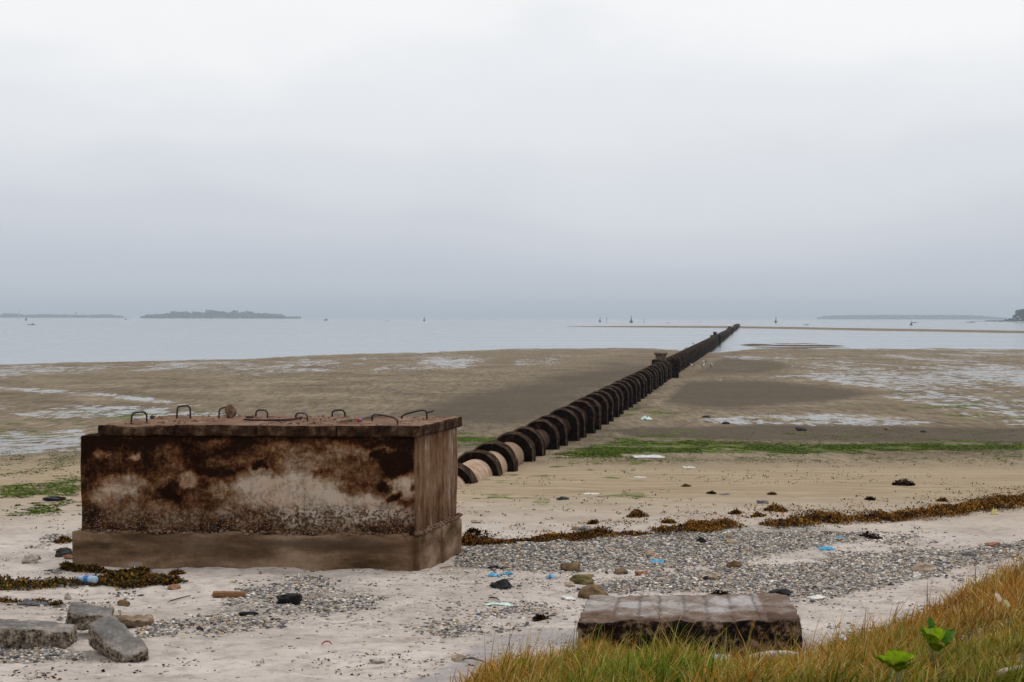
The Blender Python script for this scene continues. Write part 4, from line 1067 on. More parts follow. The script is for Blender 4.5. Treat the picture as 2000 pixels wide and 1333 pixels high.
# algae tufts standing on the mats
rg_ = np.random.default_rng(5); out = []; tot = 0
while tot < 42000:
    px = rg_.uniform(0, 2000, 60000); py = rg_.uniform(835, 1010, 60000)
    b = polymask(px, py, [(1075, 890), (1190, 866), (1300, 858), (1560, 869), (1800, 866), (2060, 864), (2060, 876), (1800, 884), (1500, 890), (1240, 893), (1080, 895)], 10)
    l = polymask(px, py, [(-20, 885), (150, 885), (160, 1000), (60, 1005), (-20, 1005)], 25) * .16
    m_ = polymask(px, py, [(885, 845), (1000, 854), (1000, 872), (885, 876)], 10) * .4
    r_ = polymask(px, py, [(1150, 848), (2000, 840), (2000, 900), (1150, 905)], 15) * .16
    w = np.max([b, l, m_, r_], 0)
    # approximate plan position on the sheet
    yy = np.interp(py, np.array([835, 850, 870, 890, 910, 960, 1010.]), np.array([0] * 7))
    kp = rg_.uniform(0, 1, len(px)) < w
    px, py = px[kp], py[kp]
    d = np.stack([(px - 1000) / F, np.ones_like(px), -(py - hor(px)) / F])
    t = np.full(len(px), 40.0)
    for _ in range(14):
        g = ground(d[0] * t, t); t = .5 * t + .5 * (g - CAMZ) / d[2]
    x, y = d[0] * t, t
    nn = fbm(x / 1.2, y / 2.2, 61, 5, .6) + .25 * vn(x / .2, y / .3, 3)
    kp = nn > .10
    q = np.column_stack([x, y, ground(x, y) + rg_.uniform(0, .015, len(x))])[kp]; out.append(q); tot += len(q)
pts = np.concatenate(out)[:42000]
V, Q, C_ = fronds(pts, .05, ALG, 8, .06); V[:, 2] = ground(V[:, 0], V[:, 1]) + .004 + .35 * np.clip(V[:, 2] - ground(V[:, 0], V[:, 1]), 0, .03)
tag(np_mesh('green_algae', V, [Q], M_alg, col=C_), 'bright green algae carpeting the wet sand in bands', 'algae', kind='stuff')
# dark weed flecks on the flat
rg_ = np.random.default_rng(15)
y = rg_.uniform(20, 48, 2600); x = rg_.uniform(-.34, .36, 2600) * y
kp = fbm(x / 2.2, y / 3, 55, 4) > -.02; x, y = x[kp], y[kp]
pts = np.column_stack([x, y, ground(x, y) + .004]); pts = np.repeat(pts, 4, 0) + rg_.normal(0, .03, (len(pts) * 4, 3)) * np.array([1.4, 1.4, .12])
V, Q, C_ = fronds(pts, .03, np.vstack([WEED[:2], WEED[5:], ALG[4:]]), 12)
tag(np_mesh('weed_flecks', V, [Q], M_weed, col=C_), 'dark flecks of weed scattered over the damp sand', 'seaweed', kind='stuff')

rg_ = np.random.default_rng(25)
y = rg_.uniform(11, 20, 2400); x = rg_.uniform(-.36, .36, 2400) * y
kp = fbm(x / .9, y / 1.2, 57, 4) > .02; x, y = x[kp], y[kp]
pts = np.column_stack([x, y, ground(x, y) + .003]); pts = np.repeat(pts, 3, 0) + rg_.normal(0, .02, (len(pts) * 3, 3)) * np.array([1.6, 1.2, .1])
V, Q, C_ = fronds(pts, .022, np.vstack([WEED[:3], WEED[5:], WEED[5:], np.array([[.2, .14, .08]])]), 14, .3)
tag(np_mesh('dry_weed_bits', V, [Q], M_weed, col=C_), 'dry bits of weed and twig strewn on the pale foreground sand', 'weed bits', kind='stuff')

# ------------------------------------------------------------------ grass bank
def build_grass():
    rg_ = np.random.default_rng(3)
    N = 270000
    x = rg_.uniform(-1.0, 5.6, N); y = rg_.uniform(7.2, 16.5, N)
    px, py = to_px(x, y, ground(x, y) + .1)
    edge = np.interp(x, _gx, _gz) + .35 * fbm(x / .5, y / .5, 77, 3)
    d = edge - y
    hole = np.exp(-((x - 1.42) / .34) ** 2 - ((y - 11.35) / .42) ** 2)
    clumpn = fbm(x / .28, y / .34, 79, 4, .6)
    pr = sst(d, -.12, .25) * sst(clumpn, -.16, .12) * (1 - sst(hole, .3, .6)) * sst(x, -.5, -.1)
    kp = (rg_.uniform(0, 1, N) < pr) & (py < 1400) & (px < 2090)
    # none inside the slab
    sx0, sx1 = SQ[0].x - .02, SQ[1].x + .05
    kp &= ~((x > sx0) & (x < sx1) & (y > SQ[0].y - .02))
    x, y, d, clumpn = x[kp], y[kp], d[kp], clumpn[kp]; n = len(x)
    z = ground(x, y)
    dryn = fbm(x / .8, y / .8, 85, 3)
    dry = np.clip(.98 - d * .2 + .25 * sst(-x, -1.0, .3) + 2.4 * dryn + rg_.normal(0, .34, n), 0, 1)
    lush = sst(d, .1, 1.4)
    h = (.06 + .15 * rg_.uniform(0, 1, n) ** 1.5 + .42 * np.clip(clumpn, 0, .4)) * (.8 + .35 * lush)
    trod = sst(x, 1.6, 2.6) * sst(d, 1.3, 2.2); h = h * (1 - .5 * trod); dry = np.clip(dry + .22 * trod, 0, 1)
    stalk = (x > 2.3) & (rg_.uniform(0, 1, n) < .05 * (1 - sst(d, .2, 1.2))); h = np.where(stalk, h * 1.3 + .08, h); dry = np.where(stalk, 1, dry)
    tall = rg_.uniform(0, 1, n) < .06; h = np.where(tall, h * 1.7, h)
    # in front of the slab the tuft stays low
    ff = (x > .95) & (x < 1.85) & (y > 10.4); h = np.where(ff, h * .78, h)
    w = rg_.uniform(.0028, .0065, n) * np.where(tall, .6, 1)
    th = rg_.normal(.5, 1.2, n); lean = rg_.uniform(.15, 1.05, n)
    dx, dy = np.cos(th), np.sin(th)
    s_ = [0, .38, .72, 1.0]; wd = [1, .85, .55, .0]
    ax = rg_.uniform(0, 3.14, n); wx, wy = np.cos(ax), np.sin(ax) * .6
    V = []
    gcol = np.array([(.05, .085, .004), (.09, .135, .007), (.15, .185, .015), (.25, .26, .055)])[rg_.integers(0, 4, n)]
    dcol = np.array([(.32, .125, .014), (.42, .19, .028), (.38, .22, .065), (.17, .06, .012), (.52, .36, .14)])[rg_.integers(0, 5, n)]
    C = []
    for i, s in enumerate(s_):
        bend = lean * h * s ** 1.8
        cx = x + dx * bend; cy = y + dy * bend; cz = z - .01 + h * s * (1 - .35 * lean * s)
        tipd = np.clip(dry * (.55 + .6 * s) + .25 * (s > .9) * (dry > .3), 0, 1)[:, None]
        c = (gcol * (1 - tipd) + dcol * tipd) * (.85 + .35 * s)
        if wd[i] > 0:
            V.append(np.column_stack([cx - wx * w * wd[i], cy - wy * w * wd[i], cz])); V.append(np.column_stack([cx + wx * w * wd[i], cy + wy * w * wd[i], cz])); C += [c, c]
        else:
            V.append(np.column_stack([cx, cy, cz])); C.append(c)
    V = np.stack(V, 1).reshape(-1, 3); C = np.stack(C, 1).reshape(-1, 3)
    i = np.arange(n)[:, None] * 7
    Q = np.concatenate([i + np.array([[0, 1, 3, 2]]), i + np.array([[2, 3, 5, 4]])]); Tr = i + np.array([[4, 5, 6]])
    m = attrmat('grass_blade', .75, .05, .25, 12, .3)
    tag(np_mesh('grass', V, [Q, Tr], m, col=C), 'green and orange-brown grass on the bank at the lower right', 'grass', kind='stuff')
build_grass()

# leafy plants in the grass
M_leaf = plain('bright_leaf', (.17, .26, .006), .75, .45, 30, .004, spec=.03)
M_leafd = plain('dark_leaf', (.06, .15, .012), .6, .3, 40, .003, spec=.08)
M_stem = plain('leaf_stem', (.14, .15, .05), .6)
def leaf_mesh(L, W, fold=.25, droop=.3):
    n = 8; V = []; Q = []
    for i in range(n + 1):
        s = i / n; w = W * math.sin(math.pi * min(1, s * .93 + .06)) ** .6 * (1 if s < .99 else .25)
        notch = .10 * L * (s > .98)
        for j in range(-3, 4):
            t = j / 3
            V.append((t * w / 2, s * L - notch * (1 - abs(t)), abs(t) * w * fold * .5 - droop * L * s * s * .5 + .004 * math.sin(j * 2 + i)))
    for i in range(n):
        for j in range(6): a = i * 7 + j; Q.append((a, a + 1, a + 8, a + 7))
    return np.array(V), np.array(Q)
def plant(px, py, leaves, label, h=.05):
    p = G(px, py); p.z = gz(p.x, p.y)
    root = empty('broadleaf_plant', p); tag(root, label, 'plant', 'broadleaf plants in the grass')
    for (dx, dz, L, W, yaw, pitch, mt) in leaves:
        dz += h
        V, Q = leaf_mesh(L * 1.05, W * 1.15, .5, .35)
        o = np_mesh('leaf', V, [Q], mt, root, smooth=True, loc=(dx, 0, dz)); o.rotation_euler = (pitch + .25, 0, yaw)
        bm = bmesh.new(); tube(bm, [(0, 0, -dz), (dx * .5, 0, dz * .55 - dz), (0, 0, 0)] if False else [Vector((-dx, 0, -dz)), Vector((-dx * .4, .005, -dz * .4)), Vector((0, 0, 0))], .003, 5)
        st = bm_obj('stem', bm, M_stem, root, True, loc=(dx, 0, dz))
plant(1828, 1325, [(-.03, .10, .075, .09, 2.2, .9, M_leaf), (.0, .12, .09, .10, .3, .6, M_leaf), (-.03, .19, .05, .045, .5, 1.2, M_leafd), (.05, .11, .08, .07, -1.0, .8, M_leafd), (.01, .07, .08, .10, 3.3, .5, M_leaf), (-.04, .13, .07, .08, 1.3, .8, M_leaf)], 'taller bright green broad-leaved plant in the grass, right of the other', .065)
plant(1750, 1372, [(-.03, .12, .07, .08, 1.3, .5, M_leaf), (.03, .13, .07, .08, -1.2, .5, M_leaf), (0, .14, .06, .08, 0, .8, M_leaf), (.0, .11, .075, .09, 2.7, .4, M_leaf), (.01, .10, .07, .08, -2.5, .4, M_leaf)], 'lower bright green broad-leaved plant at the bottom edge of the picture', .03)
plant(1025, 1350, [(0, .08, .07, .07, .3, .8, M_leaf), (.03, .06, .06, .05, -1.2, .6, M_leaf)], 'tiny round-leaved plant at the left end of the grass')

# ------------------------------------------------------------------ litter
def bottle(name, px, py, L, R_, yaw, mats, label, lift=0.0):
    p = G(px, py); p.z = gz(p.x, p.y) + R_ * .8 + lift
    root = empty(name, p, yaw); tag(root, label, 'bottle')
    Mx = Matrix.Rotation(math.pi / 2, 4, 'Y')
    bm = bmesh.new()
    pr = [(R_ * .8, -L / 2), (R_, -L / 2 + .01)]
    for i in range(6): pr.append((R_ * (1 - .05 * (i % 2)), -L / 2 + .02 + i * L * .09))
    pr += [(R_, L * .12), (R_ * .9, L * .22), (R_ * .5, L * .36), (R_ * .38, L * .40), (R_ * .38, L * .44)]
    lathe(bm, pr, 18, 0, Mx); bm_obj('bottle_body', bm, mats[0], root, True)
    bm = bmesh.new(); lathe(bm, [(R_ * 1.015, -L * .12), (R_ * 1.015, L * .1)], 18, 0, Mx); bm_obj('bottle_wrapper', bm, mats[2], root, True)
    bm = bmesh.new(); lathe(bm, [(R_ * .44, L * .43), (R_ * .44, L * .5)], 14, 0, Mx); bm_obj('cap', bm, mats[1], root, True)
M_blue = plain('blue_plastic', (.06, .20, .42), .25, .2, 30, .002); M_blue2 = plain('pale_blue_plastic', (.30, .42, .55), .25, .3, 30, .002)
M_capw = plain('white_cap', (.6, .62, .65), .4); M_lab = plain('blue_wrapper', (.04, .14, .38), .4, .3, 40)
bottle('plastic_bottle', 170, 1146, .235, .036, 2.75, [M_blue2, M_blue, M_lab], 'blue plastic bottle lying in the seaweed pile by the chamber', .05)
bottle('plastic_bottle', 1075, 1131, .12, .028, 2.9, [M_blue2, M_capw, M_blue], 'small pale blue bottle lying on the sand right of the chamber')
bottle('plastic_bottle', 85, 1139, .17, .022, .05, [M_grey, M_dark, M_grey], 'grey dirty bottle lying in weed at the left of the blue one')
def scrap(name, px, py, wpx, dpx, mat, label, cat='plastic', seed=1, hgt=.03, yaw=0):
    p = G(px, py); W = wpx / ppm(p); Dp = W * dpx
    n = 14; V = []; Q = []
    for i in range(n + 1):
        for j in range(n + 1):
            u, v = i / n - .5, j / n - .5
            e = 1 - .3 * mnoise.noise(Vector((math.atan2(v, u) * 1.3, seed, 0)))
            r = max(abs(u), abs(v)) * 2
            xx, yy = u * W * (1 + (e - 1) * r), v * Dp * (1 + (e - 1) * r)
            c, s = math.cos(yaw), math.sin(yaw); xx, yy = xx * c - yy * s, xx * s + yy * c
            zz = max(0, hgt * (.45 + mnoise.fractal(Vector((u * 4 + seed, v * 4, seed * 2.)), 1, 2, 3) * .9)) * (1 - r ** 4 * .8)
            V.append((xx, yy, gz(p.x + xx, p.y + yy) - p.z + zz + .004))
    for i in range(n):
        for j in range(n): a = i * (n + 1) + j; Q.append((a, a + n + 1, a + n + 2, a + 1))
    o = np_mesh(name, V, [Q], mat, smooth=True, loc=p)
    md = o.modifiers.new('sheet', 'SOLIDIFY'); md.thickness = .002
    return tag(o, label, cat)
M_cyan = plain('cyan_sheet', (.008, .27, .50), .35, .25, 40); M_wsheet = plain('white_sheet', (.50, .51, .51), .5, .3, 20)
M_paper = plain('bluish_paper', (.66, .66, .78), .6, .35, 50); M_dcloth = plain('grey_cloth', (.10, .10, .105), .85, .3, 30); M_mint = plain('mint_sheet', (.5, .66, .6), .5, .2, 20)
scrap('plastic_scrap', 965, 1126, 26, .8, M_cyan, 'cyan plastic scrap right of the chamber corner, left half', seed=3)
scrap('plastic_scrap', 992, 1123, 20, .7, M_cyan, 'cyan plastic scrap right of the chamber corner, right half', seed=5)
scrap('plastic_scrap', 1283, 1098, 28, .6, M_cyan, 'cyan plastic scrap on the gravel beside an upright tan stone', seed=7)
scrap('plastic_scrap', 1614, 1074, 28, .7, M_cyan, 'cyan plastic scrap at the right end of the gravel', seed=9, hgt=.04)
scrap('plastic_scrap', 1638, 1052, 14, .7, M_cyan, 'tiny cyan plastic scrap behind the larger one at the right', seed=11)
scrap('plastic_scrap', 1345, 1067, 1, 1, M_cyan, 'x') if False else None
scrap('plastic_sheet', 1265, 893, 60, .8, M_wsheet, 'long white plastic sheet on the sand below the algae band', seed=13, hgt=.05)
scrap('plastic_sheet', 1345, 914, 22, 1.2, M_wsheet, 'small white plastic sheet on damp sand near the centre', seed=15)
scrap('plastic_sheet', 1250, 933, 24, 1.2, plain('clear_sheet', (.45, .44, .42), .3, .2, 20), 'dull clear plastic sheet lying flat on damp sand', seed=17, hgt=.015)
scrap('plastic_sheet', 1155, 966, 30, 1.0, plain('sand_sheet', (.55, .5, .44), .4, .2, 20), 'sandy plastic sheet on damp sand right of the chamber', seed=18, hgt=.02)
scrap('plastic_bag', 1262, 820, 22, .9, M_mint, 'pale mint plastic bag caught beside the pipe', seed=19, hgt=.14)
scrap('plastic_scrap', 975, 1182, 50, .5, M_mint, 'pale mint plastic film half buried in the sand left of the slab', seed=21, hgt=.02)
scrap('paper_litter', 1405, 1289, 60, .7, M_paper, 'crumpled bluish white paper on the sand in front of the slab', 'paper', seed=23, hgt=.05)
scrap('cloth_scrap', 68, 1181, 58, .5, M_dcloth, 'dark grey cloth strip on the sand above the rubble heap', 'cloth', seed=25, hgt=.05)
scrap('cloth_scrap', 975, 1112, 46, .3, M_black, 'black flat strap on the gravel behind the cyan scraps', 'strap', seed=27, hgt=.03)
scrap('shell', 263, 1116, 14, .8, M_white, 'white shell against the foot of the chamber', 'shell', seed=29, hgt=.04)
scrap('plastic_scrap', 64, 1150, 16, .7, M_paper, 'shiny lilac foil scrap in the seaweed at the left', seed=31)
scrap('yellow_float', 1942, 1005, 12, .9, plain('yellow_plastic', (.6, .52, .18), .4), 'small yellow float in the weed line at the right', 'float', seed=33, hgt=.09)
scrap('plastic_scrap', 1415, 967, 20, .5, M_dcloth, 'grey plastic strip on damp sand at the centre', seed=35, hgt=.02)
# plank
p = G(447, 1166); p.z = gz(p.x, p.y) + .03; Lp = 63 / ppm(p)
o = block('wooden_plank', [Vector((p.x - Lp / 2, p.y - .04)), Vector((p.x + Lp / 2, p.y - .04)), Vector((p.x + Lp / 2, p.y + .04)), Vector((p.x - Lp / 2, p.y + .04))], p.z - .03, p.z + .022,
          stone('red_wood', [(.10, .045, .02), (.19, .09, .04), (.28, .15, .075)], 7, .9, .006, 50), None, .02, .005, .006, 8, 41)
tag(o, 'short red-brown wooden plank lying in front of the chamber', 'plank')
def stick(px1, py1, px2, py2, r, mat, label, name='stick', cat='stick', arch=0.0, dz=.012):
    A = G(px1, py1, dz); B = G(px2, py2, dz); m = A.lerp(B, .5) + Vector((0, .02, arch)); m.z = max(m.z, gz(m.x, m.y) + dz)
    bm = bmesh.new(); tube(bm, [A, A.lerp(m, .5) + Vector((0, 0, arch * .3)), m, m.lerp(B, .5) + Vector((0, .01, arch * .3)), B], [r * .8, r, r, r * .9, r * .6], 7)
    return tag(bm_obj(name, bm, mat, smooth=True), label, cat)
M_twig = plain('twig', (.06, .04, .03), .8)
stick(330, 1177, 372, 1166, .006, M_twig, 'thin dark twig on the sand left of the plank')
stick(345, 1188, 374, 1186, .006, M_white, 'thin white twig on the sand below the dark one')
stick(628, 1262, 648, 1262, .006, plain('red_strap', (.25, .03, .03), .6), 'dark red bent strap alone on the sand', 'strap', 'strap', .022)
stick(955, 1170, 975, 1175, .007, M_black, 'black curved rubber strip on the sand left of the slab', 'rubber_strip', 'strip', .01)
stick(860, 1112, 885, 1108, .008, M_red, 'reddish twig at the right foot of the chamber')
stick(905, 1290, 980, 1318, .006, M_twig, 'long bent twig on grey sand at the left end of the grass', arch=.03)
stick(1895, 979, 1960, 977, .03, stone('black_driftwood', [(.02, .016, .012), (.045, .035, .028), (.08, .06, .05)], 8), 'dark driftwood branch lying behind the weed line at the right', 'driftwood', 'driftwood')
stick(1455, 1325, 1560, 1316, .028, stone('bleached_wood', [(.3, .27, .22), (.5, .46, .38), (.66, .62, .54)], 10, .9, .01, 50), 'bleached white driftwood log lying in the grass', 'driftwood', 'driftwood', .012, .12)
stick(1950, 1338, 2010, 1328, .022, M_tan, 'pale tan driftwood end at the bottom right corner', 'driftwood', 'driftwood', .0, .05)
def litter_leaf(px, py, s, mat, label, dz=.16):
    p = G(px, py); p.z += dz; V, Q = leaf_mesh(s, s * .8); o = np_mesh('leaf', V, [Q], mat, smooth=True, loc=p); o.rotation_euler = (1.1, .3, .5)
    tag(o, label, 'leaf')
M_yl = plain('yellowed_leaf', (.38, .34, .16), .6, .25, 30); M_pink = plain('dry_leaf', (.5, .38, .27), .6, .25, 30)
litter_leaf(1967, 1236, .06, M_yl, 'pale yellow-green leaf in the grass at the right edge'); litter_leaf(1950, 1222, .07, M_pink, 'dry pinkish leaf in the grass just above the yellow-green one')
litter_leaf(1648, 1298, .05, M_paper, 'narrow white leaf standing in the grass beside the driftwood log')

# ------------------------------------------------------------------ birds
M_bw = plain('white_plumage', (.75, .74, .72), .7); M_bb = plain('black_plumage', (.012, .012, .014), .6)
def bird_mesh():
    bm = bmesh.new()
    prof = [(-.20, .012, .235, 1), (-.15, .03, .24, 1), (-.08, .07, .245, 0), (0, .09, .25, 0), (.07, .08, .265, 0), (.11, .05, .30, 0), (.13, .036, .34, 1), (.15, .042, .375, 1), (.18, .03, .385, 1), (.205, .012, .375, 1), (.27, .004, .355, 1)]
    rings = []
    for x, r, z, m in prof:
        rings.append([bm.verts.new((x, r * .85 * math.cos(a * math.pi / 5), z + r * math.sin(a * math.pi / 5))) for a in range(10)])
    for i in range(len(rings) - 1):
        for k in range(10):
            f = bm.faces.new((rings[i][k], rings[i][(k + 1) % 10], rings[i + 1][(k + 1) % 10], rings[i + 1][k])); f.material_index = prof[i][3] if not (prof[i][0] > -.12 and prof[i][0] < .05 and 1 <= k <= 3) else 1
    bm.faces.new(rings[0]); bm.faces.new(rings[-1])
    n0 = len(bm.faces)
    for s in (-1, 1):
        tube(bm, [(.0, s * .03, .2), (-.015, s * .032, .1), (.005, s * .032, .0)], [.014, .008, .007], 6)
        tube(bm, [(.005, s * .032, .005), (.06, s * .035, .004)], .006, 5)
    bm.faces.ensure_lookup_table()
    for f in bm.faces[n0:]: f.material_index = 1
    bmesh.ops.recalc_face_normals(bm, faces=bm.faces)
    for f in bm.faces: f.smooth = True
    me = bpy.data.meshes.new('bird'); bm.to_mesh(me); bm.free(); me.materials.append(M_bw); me.materials.append(M_bb); return me
BM_ = bird_mesh()
for px, py, rz, lab, dz in [(1352.5, 720, 2.8, 'black and white bird on the sand closest to the pipe', 0), (1373, 720, .4, 'black and white bird at the front of the pair on the flat', 0),
                            (1376, 713.5, 2.6, 'black and white bird at the back of the pair on the flat', 0), (1389, 720, 1.2, 'black and white bird standing apart at the right of the group', 0)]:
    p = G(px, py); o = bpy.data.objects.new('bird', BM_); COL.objects.link(o); o.location = p; o.rotation_euler = (0, 0, rz); s = 11 * p.y / F / .40; o.scale = (s,) * 3
    tag(o, lab, 'bird', 'black and white birds by the pipe')
for Zp, l, rz, lab in [(159, -.52, .3, 'white-breasted bird perched on the left side of the pipe'), (166, -.12, 2.0, 'dark-backed bird perched on top of the pipe')]:
    p = pp(Zp) + latd * l + Vector((0, 0, .55 * math.sqrt(max(0, 1 - (l / .56) ** 2)) - .02)); o = bpy.data.objects.new('bird', BM_); COL.objects.link(o); o.location = p; o.rotation_euler = (0, 0, rz); o.scale = (.9,) * 3
    tag(o, lab, 'bird', 'black and white birds by the pipe')

# ------------------------------------------------------------------ far shores
M_wood_far = stone('woodland', [(.008, .022, .018), (.015, .036, .026), (.026, .05, .034)], .08, .9, .3, .2)
M_shore = stone('far_sand', [(.2, .17, .13), (.3, .26, .2), (.38, .33, .27)], .05, .9, .2, .2)
def island(name, top, L, base_dy, label, depth, seed, jit=1.0, spacing=1.1, extra=()):
    """top: list of (px, ytop); a low land strip with a canopy of crowns standing on it, at distance L"""
    tx = np.array([t[0] for t in top], float); ty = np.array([t[1] for t in top], float)
    yb = hor(tx) + CAMZ * F / L
    X0, X1 = (tx[0] - 1000) / F * L, (tx[-1] - 1000) / F * L
    # land
    n = 60; V = []; Q = []
    prof = [(-.5, -1.5), (-.44, .25), (-.3, 1.2), (.3, 1.4), (.5, -1.5)]
    for i in range(n + 1):
        s = i / n; X = X0 + (X1 - X0) * s; e = math.sin(math.pi * s) ** .35 if 0 < s < 1 else 0.02
        for b, z in prof: V.append((X, L + b * depth * max(e, .1) + 10 * math.sin(s * 9 + seed), z * max(e, .08) if z > 0 else z))
    for i in range(n):
        for j in range(4): a = i * 5 + j; Q.append((a, a + 5, a + 6, a + 1))
    tag(np_mesh(name, V, [Q], M_shore, smooth=True), kind='structure')
    rg_ = np.random.default_rng(seed)
    m = L / F      # metres per pixel
    P_ = []; S_ = []
    for px in np.arange(tx[0], tx[-1], spacing):
        H = (hor(px) + CAMZ * F / L - np.interp(px, tx, ty)) * m
        if H < 1: continue
        for k_ in range(5):
            r = rg_.uniform(.7, 1.3) * m * 2.2
            zc = rg_.uniform(.25, 1.0) * H - r * .55
            P_.append(((px + rg_.normal(0, .7) - 1000) * m, L + rg_.uniform(-.38, .3) * depth, max(zc, r * .3))); S_.append(min(r, H * .6 + .8))
        P_.append(((px - 1000) * m, L, max(H - 1.6 * m, .5))); S_.append(min(1.7 * m * rg_.uniform(.8, 1.2), H * .6 + .5))
    P_ = np.array(P_); S_ = np.array(S_); nn = len(P_); nv = len(IV2)
    V = np.repeat(IV2[None], nn, 0) * (1 + rg_.uniform(-.22, .22, (nn, nv, 1))) * (S_[:, None, None] * np.array([1.15, 1.15, .95])) + P_[:, None]
    T_ = (IT2[None] + (np.arange(nn) * nv)[:, None, None]).reshape(-1, 3)
    tag(np_mesh(name + '_woodland', V.reshape(-1, 3), [T_], M_wood_far), label, 'woodland', kind='stuff')
island('island', [(286, 619), (288, 616), (298, 614.8), (330, 614), (336, 612.4), (340, 608.4), (345, 609), (347, 613), (357, 611), (363, 608.4), (368, 611), (376, 612.4), (387, 609.2), (392, 611.6), (406, 611), (408, 605.5), (418, 606.8), (424, 608.4), (438, 609), (442, 611.6), (453, 611.6), (455, 606.8), (459, 607), (461, 611.6), (472, 611), (478, 608.9), (486, 608.4), (490, 611.6), (512, 613.2), (518, 611.6), (525, 613.5), (544, 614), (552, 616.4), (556, 619.0), (581, 619.4)],
       5500, 0, 'wooded island on the horizon at the left', 220, 3)
island('distant_coast', [(-150, 616), (-40, 617), (0, 617), (10, 614), (22, 612.5), (30, 613), (36, 615.5), (45, 616), (90, 614.5), (112, 615), (150, 616), (202, 615.5), (210, 614.3), (232, 617.8), (236, 620)],
       7200, 0, 'long low wooded coast at the far left of the horizon', 300, 5)
island('far_island', [(1606, 620), (1612, 617.6), (1640, 616.8), (1700, 615.8), (1770, 616), (1850, 616), (1905, 616.5), (1925, 619), (1955, 621.8)],
       8200, 0, 'faint flat wooded island on the horizon at the right', 300, 7, spacing=1.3)
island('headland', [(1905, 628.2), (1965, 626.8), (1978, 623.5), (1984, 622), (1987, 614), (1990, 609), (1997, 605.5), (2003, 602), (2040, 596), (2120, 594), (2220, 597)],
       2300, 0, 'dark wooded headland at the right edge of the picture', 120, 9, spacing=1.6)
# towers on the far coast
M_tower = plain('tower_wall', (.5, .5, .5), .8, .1, 1, 0)
def tower(px, ytop, L, w, prof, label, cat):
    m = L / F; X = (px - 1000) * m; H = (hor(px) + CAMZ * F / L - ytop) * m
    bm = bmesh.new(); lathe(bm, [(w * m * r, H * z) for r, z in prof], 12, 0)
    tag(bm_obj(cat.replace(' ', '_'), bm, M_tower if cat == 'lighthouse' else M_dark, smooth=False, loc=(X, L, 0)), label, cat)
tower(38, 603.5, 7100, 1, [(1.3, 0), (1.0, .72), (1.3, .73), (1.3, .77), (.7, .78), (.7, .92), (.2, 1)], 'tall slim tower rising from the far left coast', 'lighthouse')
tower(149, 609, 7100, 1, [(.5, 0), (.35, .6), (.6, .64), (1.5, .74), (1.5, .86), (.5, .93), (.15, 1)], 'small water tower above the middle of the far left coast', 'water tower')

# ------------------------------------------------------------------ buoys, boats and posts at sea
def seaplace(px, py):
    Z = CAMZ * F / (py - hor(px)); return Vector(((px - 1000) / F * Z, Z, 0)), Z / F
M_buoyb = plain('buoy_dark', (.02, .03, .045), .6); M_buoyr = plain('buoy_red', (.05, .012, .015), .6)
def buoy(px, yb, yt, wpx, mat, label, lean=0.0, flag=False):
    p, m = seaplace(px, yb); H = (yb - yt) * m; w = wpx * m / 2
    root = empty('navigation_buoy', p); root.rotation_euler = (0, lean, 0); tag(root, label, 'buoy', 'navigation buoys out at sea')
    bm = bmesh.new(); lathe(bm, [(w * .75, -.4), (w, 0), (w, H * .14), (w * .8, H * .2)], 16); bm_obj('float', bm, mat, root)
    bm = bmesh.new(); lathe(bm, [(w * .5, H * .2), (w * .34, H * .45), (w * .2, H * .62)], 8)
    bm_obj('tower', bm, mat, root)
    bm = bmesh.new(); tube(bm, [(0, 0, H * .6), (0, 0, H)], w * .12, 6)
    lathe(bm, [(w * .1, H * .78), (w * .24, H * .84), (w * .1, H * .9)], 8)
    if flag: tube(bm, [(0, 0, H * .5), (w * 3.4, 0, H * .55)], w * .22, 6)
    bm_obj('mast', bm, mat, root)
for a in [(51, 626, 617.5, 5, M_buoyb, 'small buoy in front of the left coast below the tall tower'), (246, 624.8, 620, 4, M_buoyb, 'tiny buoy off the right end of the left coast'), (828.5, 627.3, 618, 5, M_buoyb, 'lone buoy left of the centre of the horizon'),
          (1171.5, 629, 618, 5, M_buoyr, 'reddish buoy left of the blue one near the pipe', .05), (1233, 630.5, 617, 7, M_buoyb, 'blue-black buoy standing between two posts'), (1515, 630.5, 618.5, 6, M_buoyr, 'red buoy right of the end of the pipe', .06),
          (1779.5, 635.5, 626, 6, M_buoyb, 'dark buoy with a side arm in front of the far island', 0, True)]:
    buoy(*a)
M_hull = plain('hull_dark', (.025, .03, .04), .6)
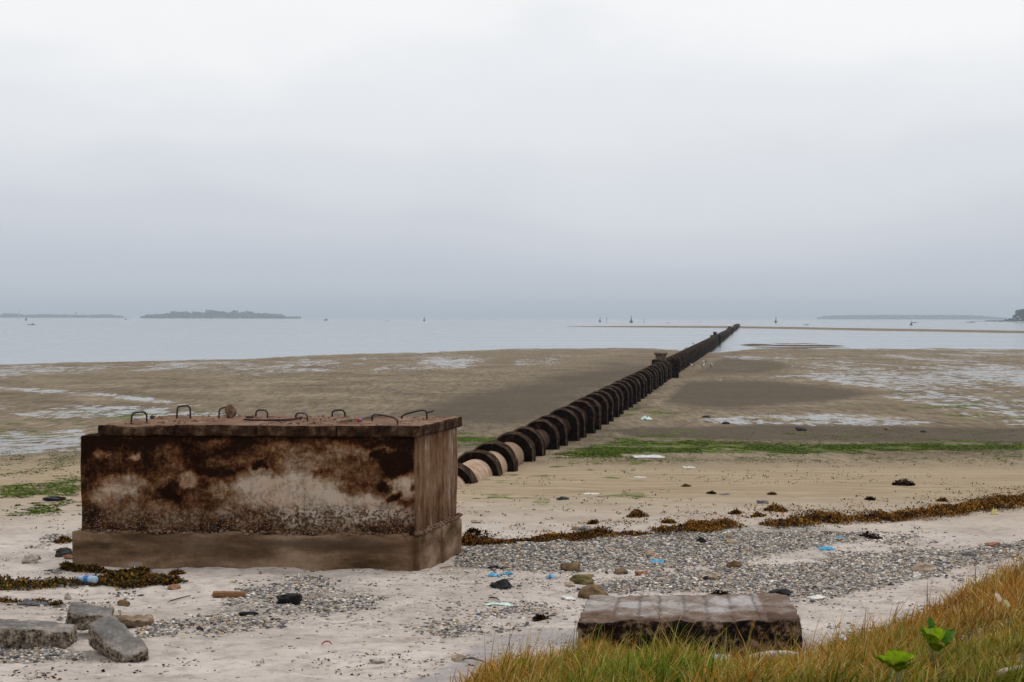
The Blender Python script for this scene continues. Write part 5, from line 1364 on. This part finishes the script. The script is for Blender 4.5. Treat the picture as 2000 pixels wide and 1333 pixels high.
def boat(px, yb, wpx, label, cabin=.0, crew=0, mast=0, name='boat', cat='boat', hr=.16):
    p, m = seaplace(px, yb); L = wpx * m; B = L * .24; H = L * hr
    root = empty(name, p); tag(root, label, cat, 'small craft out at sea')
    V = []; Q = []; n = 10
    for i in range(n + 1):
        s = i / n * 2 - 1; e = max(.04, 1 - abs(s) ** 2.6); sh = H * (.65 + .5 * s * s)
        for y, z in ((-B / 2 * e, sh), (-B * .33 * e, -.1), (B * .33 * e, -.1), (B / 2 * e, sh), (B * .4 * e, sh * .6), (-B * .4 * e, sh * .6)): V.append((s * L / 2 * (1 if z > 0 else .88), y, z))
    for i in range(n):
        for j in range(6): a = i * 6 + j; b = i * 6 + (j + 1) % 6; Q.append((a, b, b + 6, a + 6))
    Q += [(0, 5, 4, 3), (0, 3, 2, 1), (n * 6, n * 6 + 1, n * 6 + 2, n * 6 + 3), (n * 6, n * 6 + 3, n * 6 + 4, n * 6 + 5)]
    np_mesh('hull', V, [Q], M_hull, root)
    if cabin:
        bm = bmesh.new(); bmesh.ops.create_cube(bm, size=1, matrix=Matrix.Translation((L * .12, 0, H * .6 + L * cabin / 2)) @ Matrix.Diagonal((L * .3, B * .6, L * cabin, 1)))
        bmesh.ops.bevel(bm, geom=bm.edges[:], offset=L * .015, segments=1)
        bm_obj('cabin', bm, M_hull, root)
    if mast:
        bm = bmesh.new(); tube(bm, [(L * .15, 0, 0), (L * .15, 0, mast * m)], [L * .025, L * .012], 6); bm_obj('mast', bm, M_hull, root)
    if crew:
        pr = empty('person', p + Vector((L * .1, 0, H * .35))); bpy.data.objects.remove(pr)
        bm = bmesh.new(); lathe(bm, [(.14, 0), (.2, .15), (.2, .4), (.23, .62), (.1, .72), (.07, .76), (.11, .82), (.12, .9), (.06, .99)], 10)
        tube(bm, [(0, -.22, .6), (.15, -.26, .38), (.35, -.12, .32)], .05, 6); tube(bm, [(0, .22, .6), (.15, .26, .38), (.35, .12, .32)], .05, 6)
        tag(bm_obj('person', bm, M_hull, smooth=True, loc=p + Vector((L * .12, 0, H * .4))), 'dark figure sitting in the narrow boat at the left', 'person')
boat(61.5, 635, 15, 'narrow boat with a seated figure at the far left', crew=1, hr=.08)
boat(636, 626.3, 8, 'small fishing vessel with a mast on the horizon', cabin=.22, mast=12, name='fishing_vessel', cat='vessel', hr=.25)
boat(757, 628, 7, 'small open boat right of the fishing vessel')
boat(1305, 631.6, 6, 'small open boat left of the end of the pipe')
boat(1366, 629.3, 4, 'tiny far boat just left of the pipe end')
boat(1575, 635, 10, 'low open boat just behind the sand bar', hr=.1, cabin=.06)
boat(1610, 630.2, 4, 'tiny far boat at the left end of the far island')
boat(1896, 630.3, 20, 'long low barge in front of the headland spit', cabin=.05, name='barge', cat='barge', hr=.05)
for px, yb, yt, lab in [(1184.7, 629.8, 621, 'faint thin post right of the reddish buoy'), (1257.5, 631.5, 624, 'thin dark post right of the blue-black buoy')]:
    p, m = seaplace(px, yb); bm = bmesh.new(); lathe(bm, [(m * .45, -.5), (m * .4, (yb - yt) * m * .8), (m * .55, (yb - yt) * m * .85), (m * .5, (yb - yt) * m)], 10)
    tag(bm_obj('marker_post', bm, M_buoyb, loc=p), lab, 'post')
